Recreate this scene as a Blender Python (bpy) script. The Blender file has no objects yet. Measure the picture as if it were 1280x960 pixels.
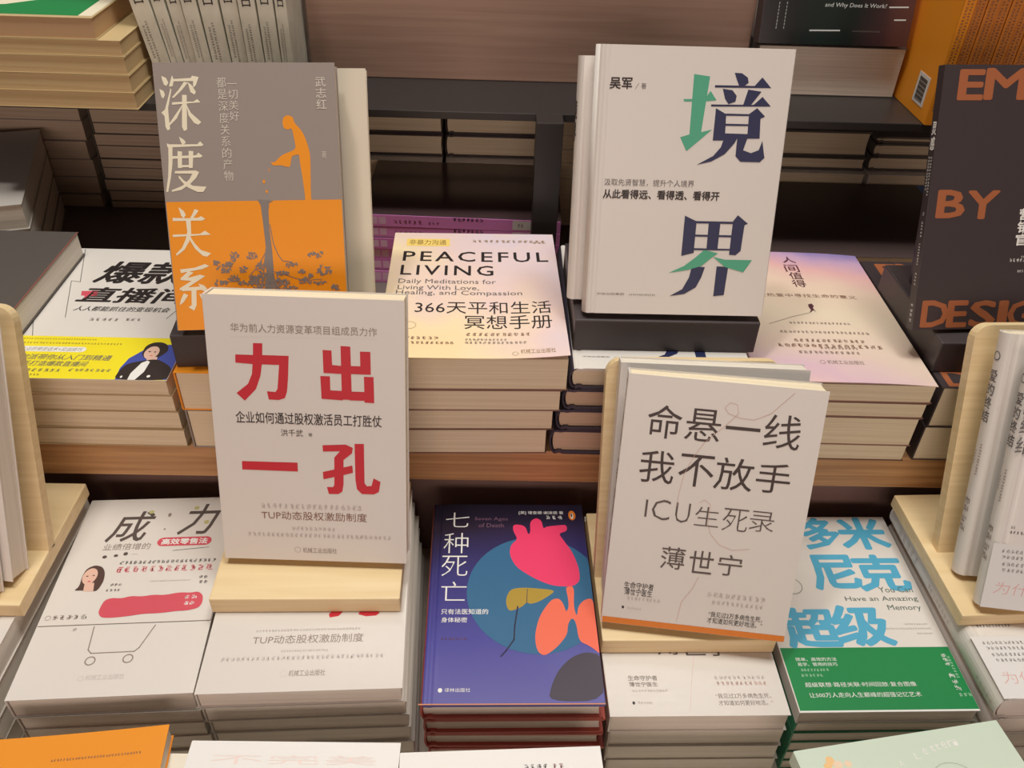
import bpy, bmesh, math, random
from mathutils import Vector, Matrix
random.seed(7)
S = bpy.context.scene
COL = S.collection
R = math.radians

# ------------------------------------------------------------------ camera
cam_d = bpy.data.cameras.new('camera')
cam_d.sensor_width = 36.0
cam_d.lens = 1072.86 / 1280 * 36.0
cam_d.clip_start = 0.01
cam = bpy.data.objects.new('camera', cam_d)
COL.objects.link(cam)
_r = Vector((0.99949027, -0.00821525, 0.03084974))
_u = Vector((-0.01936027, 0.61238349, 0.79032375))
_f = Vector((0.02538458, 0.79051816, -0.6119123))
cam.matrix_world = Matrix(((_r.x, _u.x, -_f.x, 0), (_r.y, _u.y, -_f.y, 0), (_r.z, _u.z, -_f.z, 0.48977), (0, 0, 0, 1)))
S.camera = cam

# ------------------------------------------------------------------ world, lamps, exposure
S.view_settings.view_transform = 'Standard'
S.view_settings.look = 'None'
S.view_settings.gamma = 1.0
S.view_settings.use_curve_mapping = False
S.view_settings.exposure = -0.56
W_ = bpy.data.worlds.new('shop_air')
S.world = W_
W_.use_nodes = True
W_.node_tree.nodes['Background'].inputs[0].default_value = (1.0, 0.74, 0.66, 1)
W_.node_tree.nodes['Background'].inputs[1].default_value = 0.13

def area(name, loc, target, size, power, col, size_y=None):
    d = bpy.data.lights.new(name, 'AREA')
    d.energy = power
    d.color = col
    d.size = size
    if size_y:
        d.shape = 'RECTANGLE'
        d.size_y = size_y
    o = bpy.data.objects.new(name, d)
    COL.objects.link(o)
    o.location = loc
    o.rotation_euler = (Vector(target) - Vector(loc)).to_track_quat('-Z', 'Y').to_euler()
    return o

area('ceiling_panel_light', (0.12, 0.66, 2.1), (0.05, 0.50, 0), 1.1, 36, (1.0, 0.99, 0.91), 0.6)
area('track_light', (0.40, 0.50, 2.0), (0.1, 0.40, 0), 0.25, 6, (1.0, 0.97, 0.89))
area('spot_track_light', (-0.40, 0.42, 2.0), (-0.05, 0.42, 0), 0.15, 14, (1.0, 0.98, 0.90))
area('front_fill_light', (0.02, -2.6, 0.72), (0.0, 0.8, 0.1), 2.2, 40, (1.0, 0.77, 0.66), 0.7)  # low fill behind the camera, added to brighten the books under the shelf

# ------------------------------------------------------------------ materials
def lin(c):
    c = c / 255.0
    return c / 12.92 if c <= 0.04045 else ((c + 0.055) / 1.055) ** 2.4

def rgb(t):
    return (lin(t[0]), lin(t[1]), lin(t[2]), 1.0)

MATS = {}

def mat(name, c, rough=0.5, kind=None, c2=None, spec=0.5, coat=0.0):
    if name in MATS:
        return MATS[name]
    m = bpy.data.materials.new(name)
    m.use_nodes = True
    nt = m.node_tree
    b = nt.nodes['Principled BSDF']
    b.inputs['Base Color'].default_value = rgb(c)
    b.inputs['Roughness'].default_value = rough
    b.inputs['Specular IOR Level'].default_value = spec
    b.inputs['Coat Weight'].default_value = coat
    b.inputs['Coat Roughness'].default_value = 0.12
    N, L = nt.nodes, nt.links
    if kind:
        tc = N.new('ShaderNodeTexCoord')
        mp = N.new('ShaderNodeMapping')
        L.new(tc.outputs['Object'], mp.inputs[0])
        no = N.new('ShaderNodeTexNoise')
        L.new(mp.outputs[0], no.inputs['Vector'])
        rp = N.new('ShaderNodeValToRGB')
        L.new(no.outputs['Fac'], rp.inputs[0])
        rp.color_ramp.elements[0].color = rgb(c)
        rp.color_ramp.elements[1].color = rgb(c2 or c)
        L.new(rp.outputs[0], b.inputs['Base Color'])
        if kind == 'pages':
            mp.inputs['Scale'].default_value = (6, 6, 1500)
            no.inputs['Scale'].default_value = 1.0
            no.inputs['Detail'].default_value = 3
            rp.color_ramp.elements[0].position = 0.30
            rp.color_ramp.elements[1].position = 0.70
        elif kind == 'woodx':
            mp.inputs['Scale'].default_value = (4, 40, 130)
            no.inputs['Scale'].default_value = 1.6
            no.inputs['Detail'].default_value = 6
            no.inputs['Distortion'].default_value = 0.6
            rp.color_ramp.elements[0].position = 0.33
            rp.color_ramp.elements[1].position = 0.68
        elif kind == 'mottle':
            no.inputs['Scale'].default_value = 28
            no.inputs['Detail'].default_value = 5
            rp.color_ramp.elements[0].position = 0.35
            rp.color_ramp.elements[1].position = 0.65
    MATS[name] = m
    return m

def art_mat(name, stops, rough=0.4, gx=0.0, gy=1.0, off=0.0, noise=0.25, nscale=12, coat=0.0, vor=False):
    """printed cover artwork: a colour wash along the cover (object space) broken by noise"""
    m = bpy.data.materials.new(name)
    m.use_nodes = True
    N, L = m.node_tree.nodes, m.node_tree.links
    b = N['Principled BSDF']
    b.inputs['Roughness'].default_value = rough
    b.inputs['Coat Weight'].default_value = coat
    b.inputs['Coat Roughness'].default_value = 0.15
    tc = N.new('ShaderNodeTexCoord')
    dp = N.new('ShaderNodeVectorMath')
    dp.operation = 'DOT_PRODUCT'
    dp.inputs[1].default_value = (gx, gy, 0)
    L.new(tc.outputs['Object'], dp.inputs[0])
    if vor:
        no = N.new('ShaderNodeTexVoronoi')
        no.inputs['Scale'].default_value = nscale
        src = no.outputs['Color']
    else:
        no = N.new('ShaderNodeTexNoise')
        no.inputs['Scale'].default_value = nscale
        no.inputs['Detail'].default_value = 4
        src = no.outputs['Fac']
    L.new(tc.outputs['Object'], no.inputs['Vector'])
    ma = N.new('ShaderNodeMath')
    ma.operation = 'MULTIPLY_ADD'
    L.new(src, ma.inputs[0])
    ma.inputs[1].default_value = noise
    L.new(dp.outputs['Value'], ma.inputs[2])
    ad = N.new('ShaderNodeMath')
    ad.operation = 'ADD'
    L.new(ma.outputs[0], ad.inputs[0])
    ad.inputs[1].default_value = off - noise * 0.5
    rp = N.new('ShaderNodeValToRGB')
    L.new(ad.outputs[0], rp.inputs[0])
    el = rp.color_ramp.elements
    el[0].position, el[0].color = stops[0][0], rgb(stops[0][1])
    el[1].position, el[1].color = stops[-1][0], rgb(stops[-1][1])
    for p, c in stops[1:-1]:
        e = el.new(p)
        e.color = rgb(c)
    L.new(rp.outputs[0], b.inputs['Base Color'])
    MATS[name] = m
    return m

INK = {
    'ink': (45, 38, 38), 'gray': (110, 102, 100), 'palegray': (206, 197, 193), 'taupe': (150, 132, 124), 'slate': (104, 97, 98),
    'green': (78, 172, 138), 'navy': (36, 42, 82), 'red': (205, 32, 50), 'brown': (140, 100, 82), 'darkbrown': (58, 42, 40),
    'graybrown': (92, 80, 76), 'graybrown2': (138, 124, 118), 'thread': (214, 172, 160), 'orange': (226, 128, 40), 'paleorange': (250, 205, 160),
    'sorange': (240, 148, 22), 'sgray': (132, 122, 118), 'cream': (236, 226, 200), 'cream2': (205, 198, 186), 'yellowhl': (250, 216, 120),
    'olive': (150, 120, 70), 'plum': (92, 52, 62), 'rust': (168, 98, 62), 'white': (240, 238, 234), 'teal': (44, 104, 146), 'pink': (240, 58, 108),
    'mustard': (176, 146, 50), 'navy2': (28, 30, 66), 'coral': (244, 112, 84), 'dimpink': (120, 84, 108), 'obigreen': (20, 134, 72),
    'blue': (84, 172, 208), 'inkgreen': (84, 100, 92), 'palegreen': (180, 222, 190), 'rose': (216, 84, 100), 'olive2': (196, 190, 130),
    'hairb': (86, 62, 56), 'skin': (232, 190, 172), 'hair': (52, 42, 40), 'royal': (70, 84, 168), 'yellow': (246, 228, 40), 'offwhite2': (226, 222, 220),
    'pinkink': (222, 170, 168), 'palepink': (246, 222, 216), 'maroon': (150, 84, 92), 'flower': (244, 200, 140), 'flower2': (240, 214, 186), 'palegreen2': (176, 190, 176),
    'tagblue': (60, 130, 220), 'brick': (176, 92, 80), 'boardtan': (214, 140, 92), 'mauve': (240, 196, 226), 'stitch': (200, 205, 205), 'hump': (66, 58, 72),
}

def ink(k):
    return mat('print_' + k, INK[k], 0.45)

M_PAGE = mat('page_edges_cream', (226, 208, 176), 0.8, 'pages', (250, 236, 208))
M_PAGEW = mat('page_edges_white', (212, 202, 188), 0.8, 'pages', (240, 230, 216))
M_PAGEG = mat('page_edges_greyish', (232, 224, 212), 0.8, 'pages', (248, 242, 232))
M_PAGEY = mat('page_edges_yellowed', (196, 168, 122), 0.8, 'pages', (216, 190, 146))
M_EDGEG = mat('grey_cover_edges', (196, 188, 178), 0.5)
M_EDGEY = mat('yellowed_cover_paper', (198, 174, 130), 0.5)
M_WHITE = mat('white_cover_paper', (227, 220, 214), 0.4)
M_WHITEF = mat('bright_white_cover', (242, 239, 236), 0.35)
M_WHITEG = mat('white_glossy_cover', (227, 220, 214), 0.22, coat=0.4)
M_CREAM = mat('cream_cover_paper', (236, 228, 212), 0.5)
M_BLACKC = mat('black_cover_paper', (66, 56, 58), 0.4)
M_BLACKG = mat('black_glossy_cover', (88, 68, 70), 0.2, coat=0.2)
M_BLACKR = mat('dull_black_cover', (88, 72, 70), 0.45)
M_LAM = mat('pale_bounce_laminate', (206, 196, 184), 0.5, 'woodx', (216, 206, 194))  # unseen tabletop and ledge, made pale to bounce light onto the page edges
M_NAVY = mat('navy_board', (66, 60, 74), 0.4)
M_ORANGE = mat('orange_cover_paper', (240, 150, 30), 0.45)
M_GREYC = mat('warm_grey_cover', (150, 138, 132), 0.45)
M_DGREY = mat('dark_grey_cover', (92, 86, 82), 0.4)
M_SPINEG = mat('grey_green_spine_paper', (228, 224, 208), 0.5, 'mottle', (200, 196, 180))
M_PURPLE = mat('purple_spine_paper', (240, 150, 222), 0.35)
M_REDB = mat('brick_red_board', (186, 84, 70), 0.5)
M_TAN = mat('tan_board_paper', (196, 160, 122), 0.6)
M_GREEN = mat('green_cover_paper', (44, 128, 92), 0.4)
M_WOODL = mat('pale_stand_wood', (228, 200, 152), 0.5, 'woodx', (240, 216, 172))
M_WOODT = mat('riser_oak_wood', (176, 128, 84), 0.5, 'woodx', (208, 162, 112))
M_WOODP = mat('panel_walnut_wood', (154, 122, 106), 0.5, 'woodx', (170, 138, 120))
M_METAL = mat('black_shelf_metal', (46, 43, 43), 0.38)
M_PLAST = mat('black_stand_plastic', (66, 58, 60), 0.42)
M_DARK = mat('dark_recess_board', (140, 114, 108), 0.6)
M_DECK = mat('dark_grey_deck', (112, 102, 97), 0.5)
M_FLOOR = mat('floor_stone', (120, 112, 104), 0.5, 'mottle', (140, 132, 122))
M_TABLE = mat('table_laminate', (110, 96, 84), 0.5, 'woodx', (126, 110, 96))

# ------------------------------------------------------------------ object helpers
def link(name, me, parent=None, m=None):
    o = bpy.data.objects.new(name, me)
    COL.objects.link(o)
    if m is not None and me is not None:
        for q in (m if isinstance(m, (list, tuple)) else [m]):
            me.materials.append(q)
    if parent is not None:
        o.parent = parent
    return o

def finish(name, bm, m, parent=None, smooth=False):
    bmesh.ops.recalc_face_normals(bm, faces=bm.faces)
    me = bpy.data.meshes.new(name)
    bm.to_mesh(me)
    bm.free()
    if smooth:
        for p in me.polygons:
            p.use_smooth = True
    return link(name, me, parent, m)

def box_bm(x0, x1, y0, y1, z0, z1, bev=0.0, bm=None, seg=2):
    b = bmesh.new()
    bmesh.ops.create_cube(b, size=1)
    for v in b.verts:
        v.co = Vector((x0 + (v.co.x + .5) * (x1 - x0), y0 + (v.co.y + .5) * (y1 - y0), z0 + (v.co.z + .5) * (z1 - z0)))
    if bev > 0:
        bmesh.ops.bevel(b, geom=b.edges[:], offset=bev, segments=seg, affect='EDGES', profile=0.6)
    if bm is not None:
        me = bpy.data.meshes.new('tmp')
        b.to_mesh(me)
        bm.from_mesh(me)
        bpy.data.meshes.remove(me)
        b.free()
        return bm
    return b

def thing(name, label, cat, mw=None, group=None):
    o = bpy.data.objects.new(name, None)
    COL.objects.link(o)
    o.empty_display_size = 0.02
    if mw is not None:
        o.matrix_world = mw
    o['label'] = label
    o['category'] = cat
    if group:
        o['group'] = group
    return o

def struct(name, bm, m):
    o = finish(name, bm, m)
    o['kind'] = 'structure'
    return o

# ------------------------------------------------------------------ printing on covers
TXT = {}

def glyphs(s, thin=False):
    k = (s, thin)
    if k not in TXT:
        cu = bpy.data.curves.new('txt', 'FONT')
        cu.body = s
        cu.resolution_u = 2
        if s.isascii() and s.isupper():
            cu.space_character = 1.22
        if thin:
            cu.offset = -0.011
        o = bpy.data.objects.new('txt', cu)
        COL.objects.link(o)
        dg = bpy.context.evaluated_depsgraph_get()
        me = bpy.data.meshes.new_from_object(o.evaluated_get(dg))
        vs = [(v.co.x, v.co.y) for v in me.vertices]
        fs = [tuple(p.vertices) for p in me.polygons]
        bpy.data.objects.remove(o)
        bpy.data.curves.remove(cu)
        bpy.data.meshes.remove(me)
        TXT[k] = (vs, fs)
    return TXT[k]

WT = {'r': [(0, 0)], 'n': [(0, 0)],
      'm': [(.010 * math.cos(a), .010 * math.sin(a)) for a in (0.8, 2.35, 3.9, 5.5)],
      'b': [(.026 * math.cos(a * math.pi / 4), .026 * math.sin(a * math.pi / 4)) for a in range(8)],
      'h': [(.034 * math.cos(a * math.pi / 6), .034 * math.sin(a * math.pi / 6)) for a in range(12)],
      's': [(d, 0) for d in (-.034, -.02, -.007, .007, .02, .034)]}

class Printer:
    """adds flat ink shapes (millimetres on the cover) to a cover's bmesh, one material slot per ink"""
    def __init__(s, bm, W, H, z, mats, bend=None, seed=1):
        s.bm, s.W, s.H, s.z, s.mats, s.bend = bm, W, H, z, mats, bend
        s.k = 0
        s.rnd = random.Random(seed)

    def slot(s, key):
        m = ink(key)
        if m not in s.mats:
            s.mats.append(m)
        return s.mats.index(m)

    def face(s, pts, mi, dz=0.0):
        vs = []
        for u, v in pts:
            u = min(max(u / 1000, 0.0002), s.W - 0.0002)
            v = min(max(v / 1000, 0.0002), s.H - 0.0002)
            zz = s.z + 0.00012 + s.k * 0.000004 + dz
            if s.bend:
                zz += s.bend(u / s.W, v / s.H)
            vs.append(s.bm.verts.new((u, v, zz)))
        try:
            f = s.bm.faces.new(vs)
            f.material_index = mi
            f.normal_update()
            if f.normal.z < 0:
                f.normal_flip()
        except ValueError:
            pass

    def text(s, st, u0, v0, u1, v1, col, w, sl=0.0):
        vs, fs = glyphs(st, w in ('n', 's'))
        if not vs:
            return
        x0, x1 = min(v[0] for v in vs), max(v[0] for v in vs)
        y0, y1 = min(v[1] for v in vs), max(v[1] for v in vs)
        sh = sl * (v1 - v0)
        kx, ky = (u1 - u0 - abs(sh)) / max(x1 - x0, 1e-4), (v1 - v0) / max(y1 - y0, 1e-4)
        em = min(1.0, 1.0) 
        mi = s.slot(col)
        for n, (dx, dy) in enumerate(WT[w]):
            pts = []
            for x, y in vs:
                t = (y - y0) / max(y1 - y0, 1e-4)
                pts.append((u0 + (x - x0 + dx) * kx + sh * t, v0 + (y - y0 + dy) * ky))
            for f in fs:
                s.face([pts[i] for i in f], mi, n * 0.0000006)

    def quad(s, u0, v0, u1, v1, mi):
        s.face([(u0, v0), (u1, v0), (u1, v1), (u0, v1)], mi)

    def run(s, items):
        for it in items:
            k = it[0]
            s.k += 1
            if k in 'tvgchr' and it[4 if k in 'tv' else 3] > s.W * 1000 + 1.5:
                continue
            if k == 't':
                s.text(*it[1:])
            elif k == 'v':
                st, u0, v0, u1, v1, col, w = it[1:]
                n = len(st)
                h = (v1 - v0) / n
                for i, c in enumerate(st):
                    b = v1 - (i + 1) * h + h * .06
                    if c == '一':
                        s.text(c, u0, b + h * .38, u1, b + h * .46, col, w)
                    else:
                        s.text(c, u0, b, u1, b + h * .88, col, w)
            elif k == 'w':          # upright characters down a spine: u is down, v is to the right
                st, u0, v0, u1, v1, col, w = it[1:]
                mi = s.slot(col)
                h = (u1 - u0) / len(st)
                for i, c in enumerate(st):
                    vs, fs = glyphs(c, w in ('n', 's'))
                    if not vs:
                        continue
                    x0, x1 = min(q[0] for q in vs), max(q[0] for q in vs)
                    y0, y1 = min(q[1] for q in vs), max(q[1] for q in vs)
                    kx, ky = (v1 - v0) / max(x1 - x0, .01), h * .86 / max(y1 - y0, .3)
                    for n, (dx, dy) in enumerate(WT[w]):
                        for f in fs:
                            s.face([(u0 + (i + .93) * h - (vs[q][1] - y0 + dy) * ky, v0 + (vs[q][0] - x0 + dx) * kx) for q in f], mi, n * 0.0000006)
            elif k == 'p':
                s.face(it[1], s.slot(it[2]))
            elif k == 'P':
                pts = [Vector(q) for q in it[1]]
                for _ in range(2):
                    pts = [q for a, b in zip(pts, pts[1:] + pts[:1]) for q in (a.lerp(b, .22), a.lerp(b, .78))]
                s.face([(q.x, q.y) for q in pts], s.slot(it[2]))
            elif k == 'k':          # a clump of small leaves
                cx, cy, rx, ry, col = it[1:]
                mi = s.slot(col)
                for _ in range(int(10 + rx * ry * 1.1)):
                    t, q = s.rnd.random() * math.tau, math.sqrt(s.rnd.random())
                    x, y = cx + rx * q * math.cos(t), cy + ry * q * math.sin(t)
                    t = s.rnd.random() * math.tau
                    l, w = .9 + 1.1 * s.rnd.random(), .35 + .35 * s.rnd.random()
                    e, n = (math.cos(t) * l, math.sin(t) * l), (-math.sin(t) * w, math.cos(t) * w)
                    s.k += .02
                    s.face([(x - e[0], y - e[1]), (x + n[0], y + n[1]), (x + e[0], y + e[1]), (x - n[0], y - n[1])], mi)
            elif k == 'l':
                mi = s.slot(it[3])
                pts = it[1]
                for a, b in zip(pts, pts[1:]):
                    d = Vector((b[0] - a[0], b[1] - a[1]))
                    if d.length < 1e-6:
                        continue
                    n = Vector((-d.y, d.x)).normalized() * it[2] / 2
                    e = d.normalized() * it[2] * .25
                    s.face([(a[0] + n.x - e.x, a[1] + n.y - e.y), (a[0] - n.x - e.x, a[1] - n.y - e.y), (b[0] - n.x + e.x, b[1] - n.y + e.y), (b[0] + n.x + e.x, b[1] + n.y + e.y)], mi)
            elif k == 'e':
                cx, cy, rx, ry, col = it[1:]
                s.face([(cx + rx * math.cos(a * math.tau / 48), cy + ry * math.sin(a * math.tau / 48)) for a in range(48)], s.slot(col))
            elif k == 'o':
                cx, cy, r, w, col = it[1:]
                mi = s.slot(col)
                for a in range(28):
                    t0, t1 = a * math.tau / 28, (a + 1) * math.tau / 28
                    s.face([(cx + q * math.cos(t), cy + q * math.sin(t)) for q, t in ((r - w / 2, t0), (r + w / 2, t0), (r + w / 2, t1), (r - w / 2, t1))], mi)
            elif k == 'r':
                s.quad(*it[1:5], s.slot(it[5]))
            elif k == 'c':
                u0, v0, u1, v1, col = it[1:]
                r = (v1 - v0) / 2
                pts = [(u1 - r + r * math.cos(a), v0 + r + r * math.sin(a)) for a in [(-.5 + i / 8) * math.pi for i in range(9)]]
                pts += [(u0 + r + r * math.cos(a), v0 + r + r * math.sin(a)) for a in [(.5 + i / 8) * math.pi for i in range(9)]]
                s.face(pts, s.slot(col))
            elif k in 'gh':          # a line of print too small to read: stroke clusters, one per character
                u0, v0, u1, v1, col = it[1:]
                mi = s.slot(col)
                L, T = ((u1 - u0), (v1 - v0)) if k == 'g' else ((v1 - v0), (u1 - u0))
                n = max(2, int(L / (T * 1.12)))
                c = L / n
                for i in range(n):
                    a = i * c + c * .06
                    b = a + c * .84
                    rn = s.rnd.random
                    strokes = []
                    for y in (0, .3, .58, .86):
                        e = rn() * c * .3
                        strokes.append((a + e, T * (y + .06 * rn() - .03), a + e + c * (.35 + .25 * rn()), T * (y + .12)))
                    for _ in range(2):
                        x = a + rn() * c * .68
                        y = rn() * .35
                        strokes.append((x, T * y, x + c * .13, T * (y + .4 + .25 * rn())))
                    for (p0, q0, p1, q1) in strokes:
                        if k == 'g':
                            s.quad(u0 + p0, v0 + q0, u0 + p1, v0 + q1, mi)
                        else:
                            s.quad(u0 + q0, v1 - p1, u0 + q1, v1 - p0, mi)

# ------------------------------------------------------------------ books
def grid_cover(W, H, z, t, bend, n=10):
    """a thin sheet over x 0..W, y 0..H at height z (outer face), thickness t, following bend"""
    bm = bmesh.new()
    top, bot = [], []
    nx = n if bend else 1
    for j in range(nx + 1):
        for i in range(nx + 1):
            u, v = i / nx, j / nx
            b = bend(u, v) if bend else 0
            top.append(bm.verts.new((u * W, v * H, z + b)))
            bot.append(bm.verts.new((u * W, v * H, z - t + b)))
    m = nx + 1
    for j in range(nx):
        for i in range(nx):
            a = j * m + i
            bm.faces.new((top[a], top[a + 1], top[a + m + 1], top[a + m]))
            bm.faces.new((bot[a], bot[a + m], bot[a + m + 1], bot[a + 1]))
    ring = [i for i in range(m)] + [j * m + nx for j in range(1, m)] + [nx * m + i for i in range(nx - 1, -1, -1)] + [j * m for j in range(nx - 1, 0, -1)]
    for a, b in zip(ring, ring[1:] + ring[:1]):
        bm.faces.new((top[a], bot[a], bot[b], top[b]))
    return bm

def strip(profile, y0, y1, t, bm=None):
    """sheet of thickness t: an (x,z) profile run along y; inner side is to the right of travel"""
    bm = bm or bmesh.new()
    n = len(profile)
    inner = []
    for i in range(n):
        a = Vector(profile[max(i - 1, 0)])
        b = Vector(profile[min(i + 1, n - 1)])
        d = (b - a).normalized()
        inner.append((profile[i][0] + d.y * t, profile[i][1] - d.x * t))
    vs = [[bm.verts.new((x, y, z)) for (x, z) in P] for P in (profile, inner) for y in (y0, y1)]
    o0, o1, i0, i1 = vs
    for k in range(n - 1):
        bm.faces.new((o0[k], o0[k + 1], o1[k + 1], o1[k]))
        bm.faces.new((i0[k], i1[k], i1[k + 1], i0[k + 1]))
        bm.faces.new((o0[k], i0[k], i0[k + 1], o0[k + 1]))
        bm.faces.new((o1[k], o1[k + 1], i1[k + 1], i1[k]))
    for k in (0, n - 1):
        bm.faces.new((o0[k], o1[k], i1[k], i0[k]))
    return bm

def page_block(W, H, T, z0, z1, m, parent, x0=.0012, x1=None, inset=.0012, wedge=0.0, round_spine=0.0, bow=0.0):
    bm = bmesh.new()
    x1 = W - inset if x1 is None else x1
    nx, ny = 6, 1
    prof = []
    for i in range(nx + 1):
        x = x0 + (x1 - x0) * i / nx
        prof.append((x, z1))
    for q in range(1, 6):
        t = q / 6
        prof.append((x1 - bow * 4 * t * (1 - t), z1 + (z0 - wedge - z1) * t))
    for i in range(nx + 1):
        x = x1 - (x1 - x0) * i / nx
        prof.append((x, z0 - wedge * (x - x0) / (x1 - x0)))
    if round_spine:
        for q in range(1, 6):
            t = q / 6
            prof.append((x0 - round_spine * 4 * t * (1 - t), z0 + (z1 - z0) * t))
    a = [bm.verts.new((x, inset, z)) for x, z in prof]
    b = [bm.verts.new((x, H - inset, z)) for x, z in prof]
    bm.faces.new(a)
    bm.faces.new(b[::-1])
    for k in range(len(prof)):
        l = (k + 1) % len(prof)
        bm.faces.new((a[k], b[k], b[l], a[l]))
    return finish('page_block', bm, m, parent)

def frame_matrix(o, ux, up, T):
    ux, up = Vector(ux), Vector(up)
    n = ux.cross(up)
    p = Vector(o) - n * T
    return Matrix(((ux.x, up.x, n.x, p.x), (ux.y, up.y, n.y, p.y), (ux.z, up.z, n.z, p.z), (0, 0, 0, 1)))

def lean_frame(x, y, z, yaw, lean):
    t, l = R(yaw), R(lean)
    n = Vector((-math.sin(t), math.cos(t), 0))
    return (Vector((x, y, z)), Vector((math.cos(t), math.sin(t), 0)), n * math.sin(l) + Vector((0, 0, math.cos(l))))

def paperback(label, mw, W, H, T, cover, page=None, art=None, spine=None, back=None, bend=None, group=None, spine_art=None, wedge=0.0, cat='book', seed=1, under=0.0):
    r = thing('paperback_book', label, cat, mw, group)
    page = page or M_PAGE
    c = .0005
    page_block(W, H, T, c, T - c - under, page, r, wedge=wedge)
    mats = [cover]
    bm = grid_cover(W, H, T, c, bend)
    bmesh.ops.recalc_face_normals(bm, faces=bm.faces)
    if art:
        Printer(bm, W, H, T, mats, bend, seed).run(art)
    me = bpy.data.meshes.new('front_cover')
    bm.to_mesh(me)
    bm.free()
    link('front_cover', me, r, mats)
    # spine
    bm = box_bm(-.0006, .0008, 0, H, 0, T - .0002, .0003)
    mats = [spine or cover]
    bmesh.ops.recalc_face_normals(bm, faces=bm.faces)
    if spine_art:
        b2 = bmesh.new()
        Printer(b2, H, T, 0, mats, None, seed).run(spine_art)      # u runs down the spine, v across it
        for v in b2.verts:
            u, w, dz = v.co
            v.co = Vector((-.0006 - dz, H - u, w))
        me2 = bpy.data.meshes.new('tmp')
        b2.to_mesh(me2)
        bm.from_mesh(me2)
        bpy.data.meshes.remove(me2)
        b2.free()
    me = bpy.data.meshes.new('spine')
    bm.to_mesh(me)
    bm.free()
    link('spine', me, r, mats)
    bm = bmesh.new()
    z = [0, -wedge]
    vs = [bm.verts.new(p) for p in ((0, 0, 0), (W, 0, -wedge), (W, H, -wedge), (0, H, 0), (0, 0, c), (W, 0, c - wedge), (W, H, c - wedge), (0, H, c))]
    for f in ((0, 1, 2, 3), (4, 5, 6, 7), (0, 1, 5, 4), (1, 2, 6, 5), (2, 3, 7, 6), (3, 0, 4, 7)):
        bm.faces.new([vs[i] for i in f])
    finish('back_cover', bm, back or spine or cover, r)
    return r

def hardback(label, mw, W, H, T, cover, page=None, art=None, spine=None, back=None, group=None, bt=.0024, over=.003, cat='book', seed=1, rs=.003, spine_art=None, edge=None):
    """boards overhang the pages, hinge groove beside a rounded spine"""
    r = thing('hardback_book', label, cat, mw, group)
    page = page or M_PAGE
    page_block(W, H, T, bt, T - bt, page, r, x0=.004, x1=W - over, inset=over, round_spine=rs * .6, bow=.001)
    mats = [cover]
    bm = strip([(.0028, T - .0011), (.0042, T - .0001), (.0058, T - .0002), (.0072, T - .0006), (.0088, T - .0006), (.0105, T - .0001), (.013, T), (W - .0006, T), (W, T - .0006)], 0, H, bt)
    bmesh.ops.recalc_face_normals(bm, faces=bm.faces)
    if art:
        Printer(bm, W, H, T, mats, None, seed).run(art)
    me = bpy.data.meshes.new('front_cover')
    bm.to_mesh(me)
    bm.free()
    link('front_cover', me, r, mats)
    prof = []
    for i in range(13):
        a = math.pi * i / 12
        prof.append((.0045 - (rs + .0022) * math.sin(a), T / 2 - (T / 2 - .0006) * math.cos(a)))
    bm = strip(prof, 0, H, -.0012) if False else strip(prof, 0, H, .0012)
    mats = [spine or cover]
    bmesh.ops.recalc_face_normals(bm, faces=bm.faces)
    if spine_art:
        b2 = bmesh.new()
        Printer(b2, H, T, 0, mats, None, seed).run(spine_art)
        for v in b2.verts:
            u, w, dz = v.co
            a = math.acos(max(-1, min(1, 1 - 2 * w / T)))
            v.co = Vector((.0045 - (rs + .0022) * math.sin(a) - dz - .0001, H - u, w))
        me2 = bpy.data.meshes.new('tmp')
        b2.to_mesh(me2)
        bm.from_mesh(me2)
        bpy.data.meshes.remove(me2)
        b2.free()
    me = bpy.data.meshes.new('spine')
    bm.to_mesh(me)
    bm.free()
    for p in me.polygons:
        p.use_smooth = not spine_art
    link('spine', me, r, mats)
    bm = strip([(W, .0006), (W - .0006, 0), (.013, 0), (.0105, .0001), (.0088, .0012), (.0072, .0012), (.0058, .0003), (.0042, .0002), (.0028, .0011)], 0, H, bt)
    finish('back_cover', bm, back or spine or cover, r)
    return r

ORD = ['topmost', 'second from the top', 'third from the top', 'fourth from the top', 'fifth from the top', 'sixth from the top']

def stack(key, zs, make, dx=0.0, dy=0.0, jit=.0012, skip_top=False, top_frame=None, seed=3, rot=.6, off=0.0):
    """books lying on each other: zs are the heights of the cover planes from the top down, last one the support"""
    o, ux, up, W, H = top_frame or FRAMES[key]
    rnd = random.Random(seed)
    for i in range(len(zs) - 1):
        T = zs[i] - zs[i + 1] - .0002
        if i == 0:
            p, x, y = Vector(o), Vector(ux), Vector(up)
        else:
            a = R(rnd.uniform(-rot, rot))
            x = Vector(ux)
            x.rotate(Matrix.Rotation(a, 3, 'Z'))
            y = Vector(up)
            y.rotate(Matrix.Rotation(a, 3, 'Z'))
            p = Vector(o) + Vector((off + dx * i + rnd.uniform(-jit, jit), dy * i + rnd.uniform(-jit, jit), 0))
        p.z = zs[i]
        make(i, frame_matrix(p, x, y, T), W, H, T)

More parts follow.
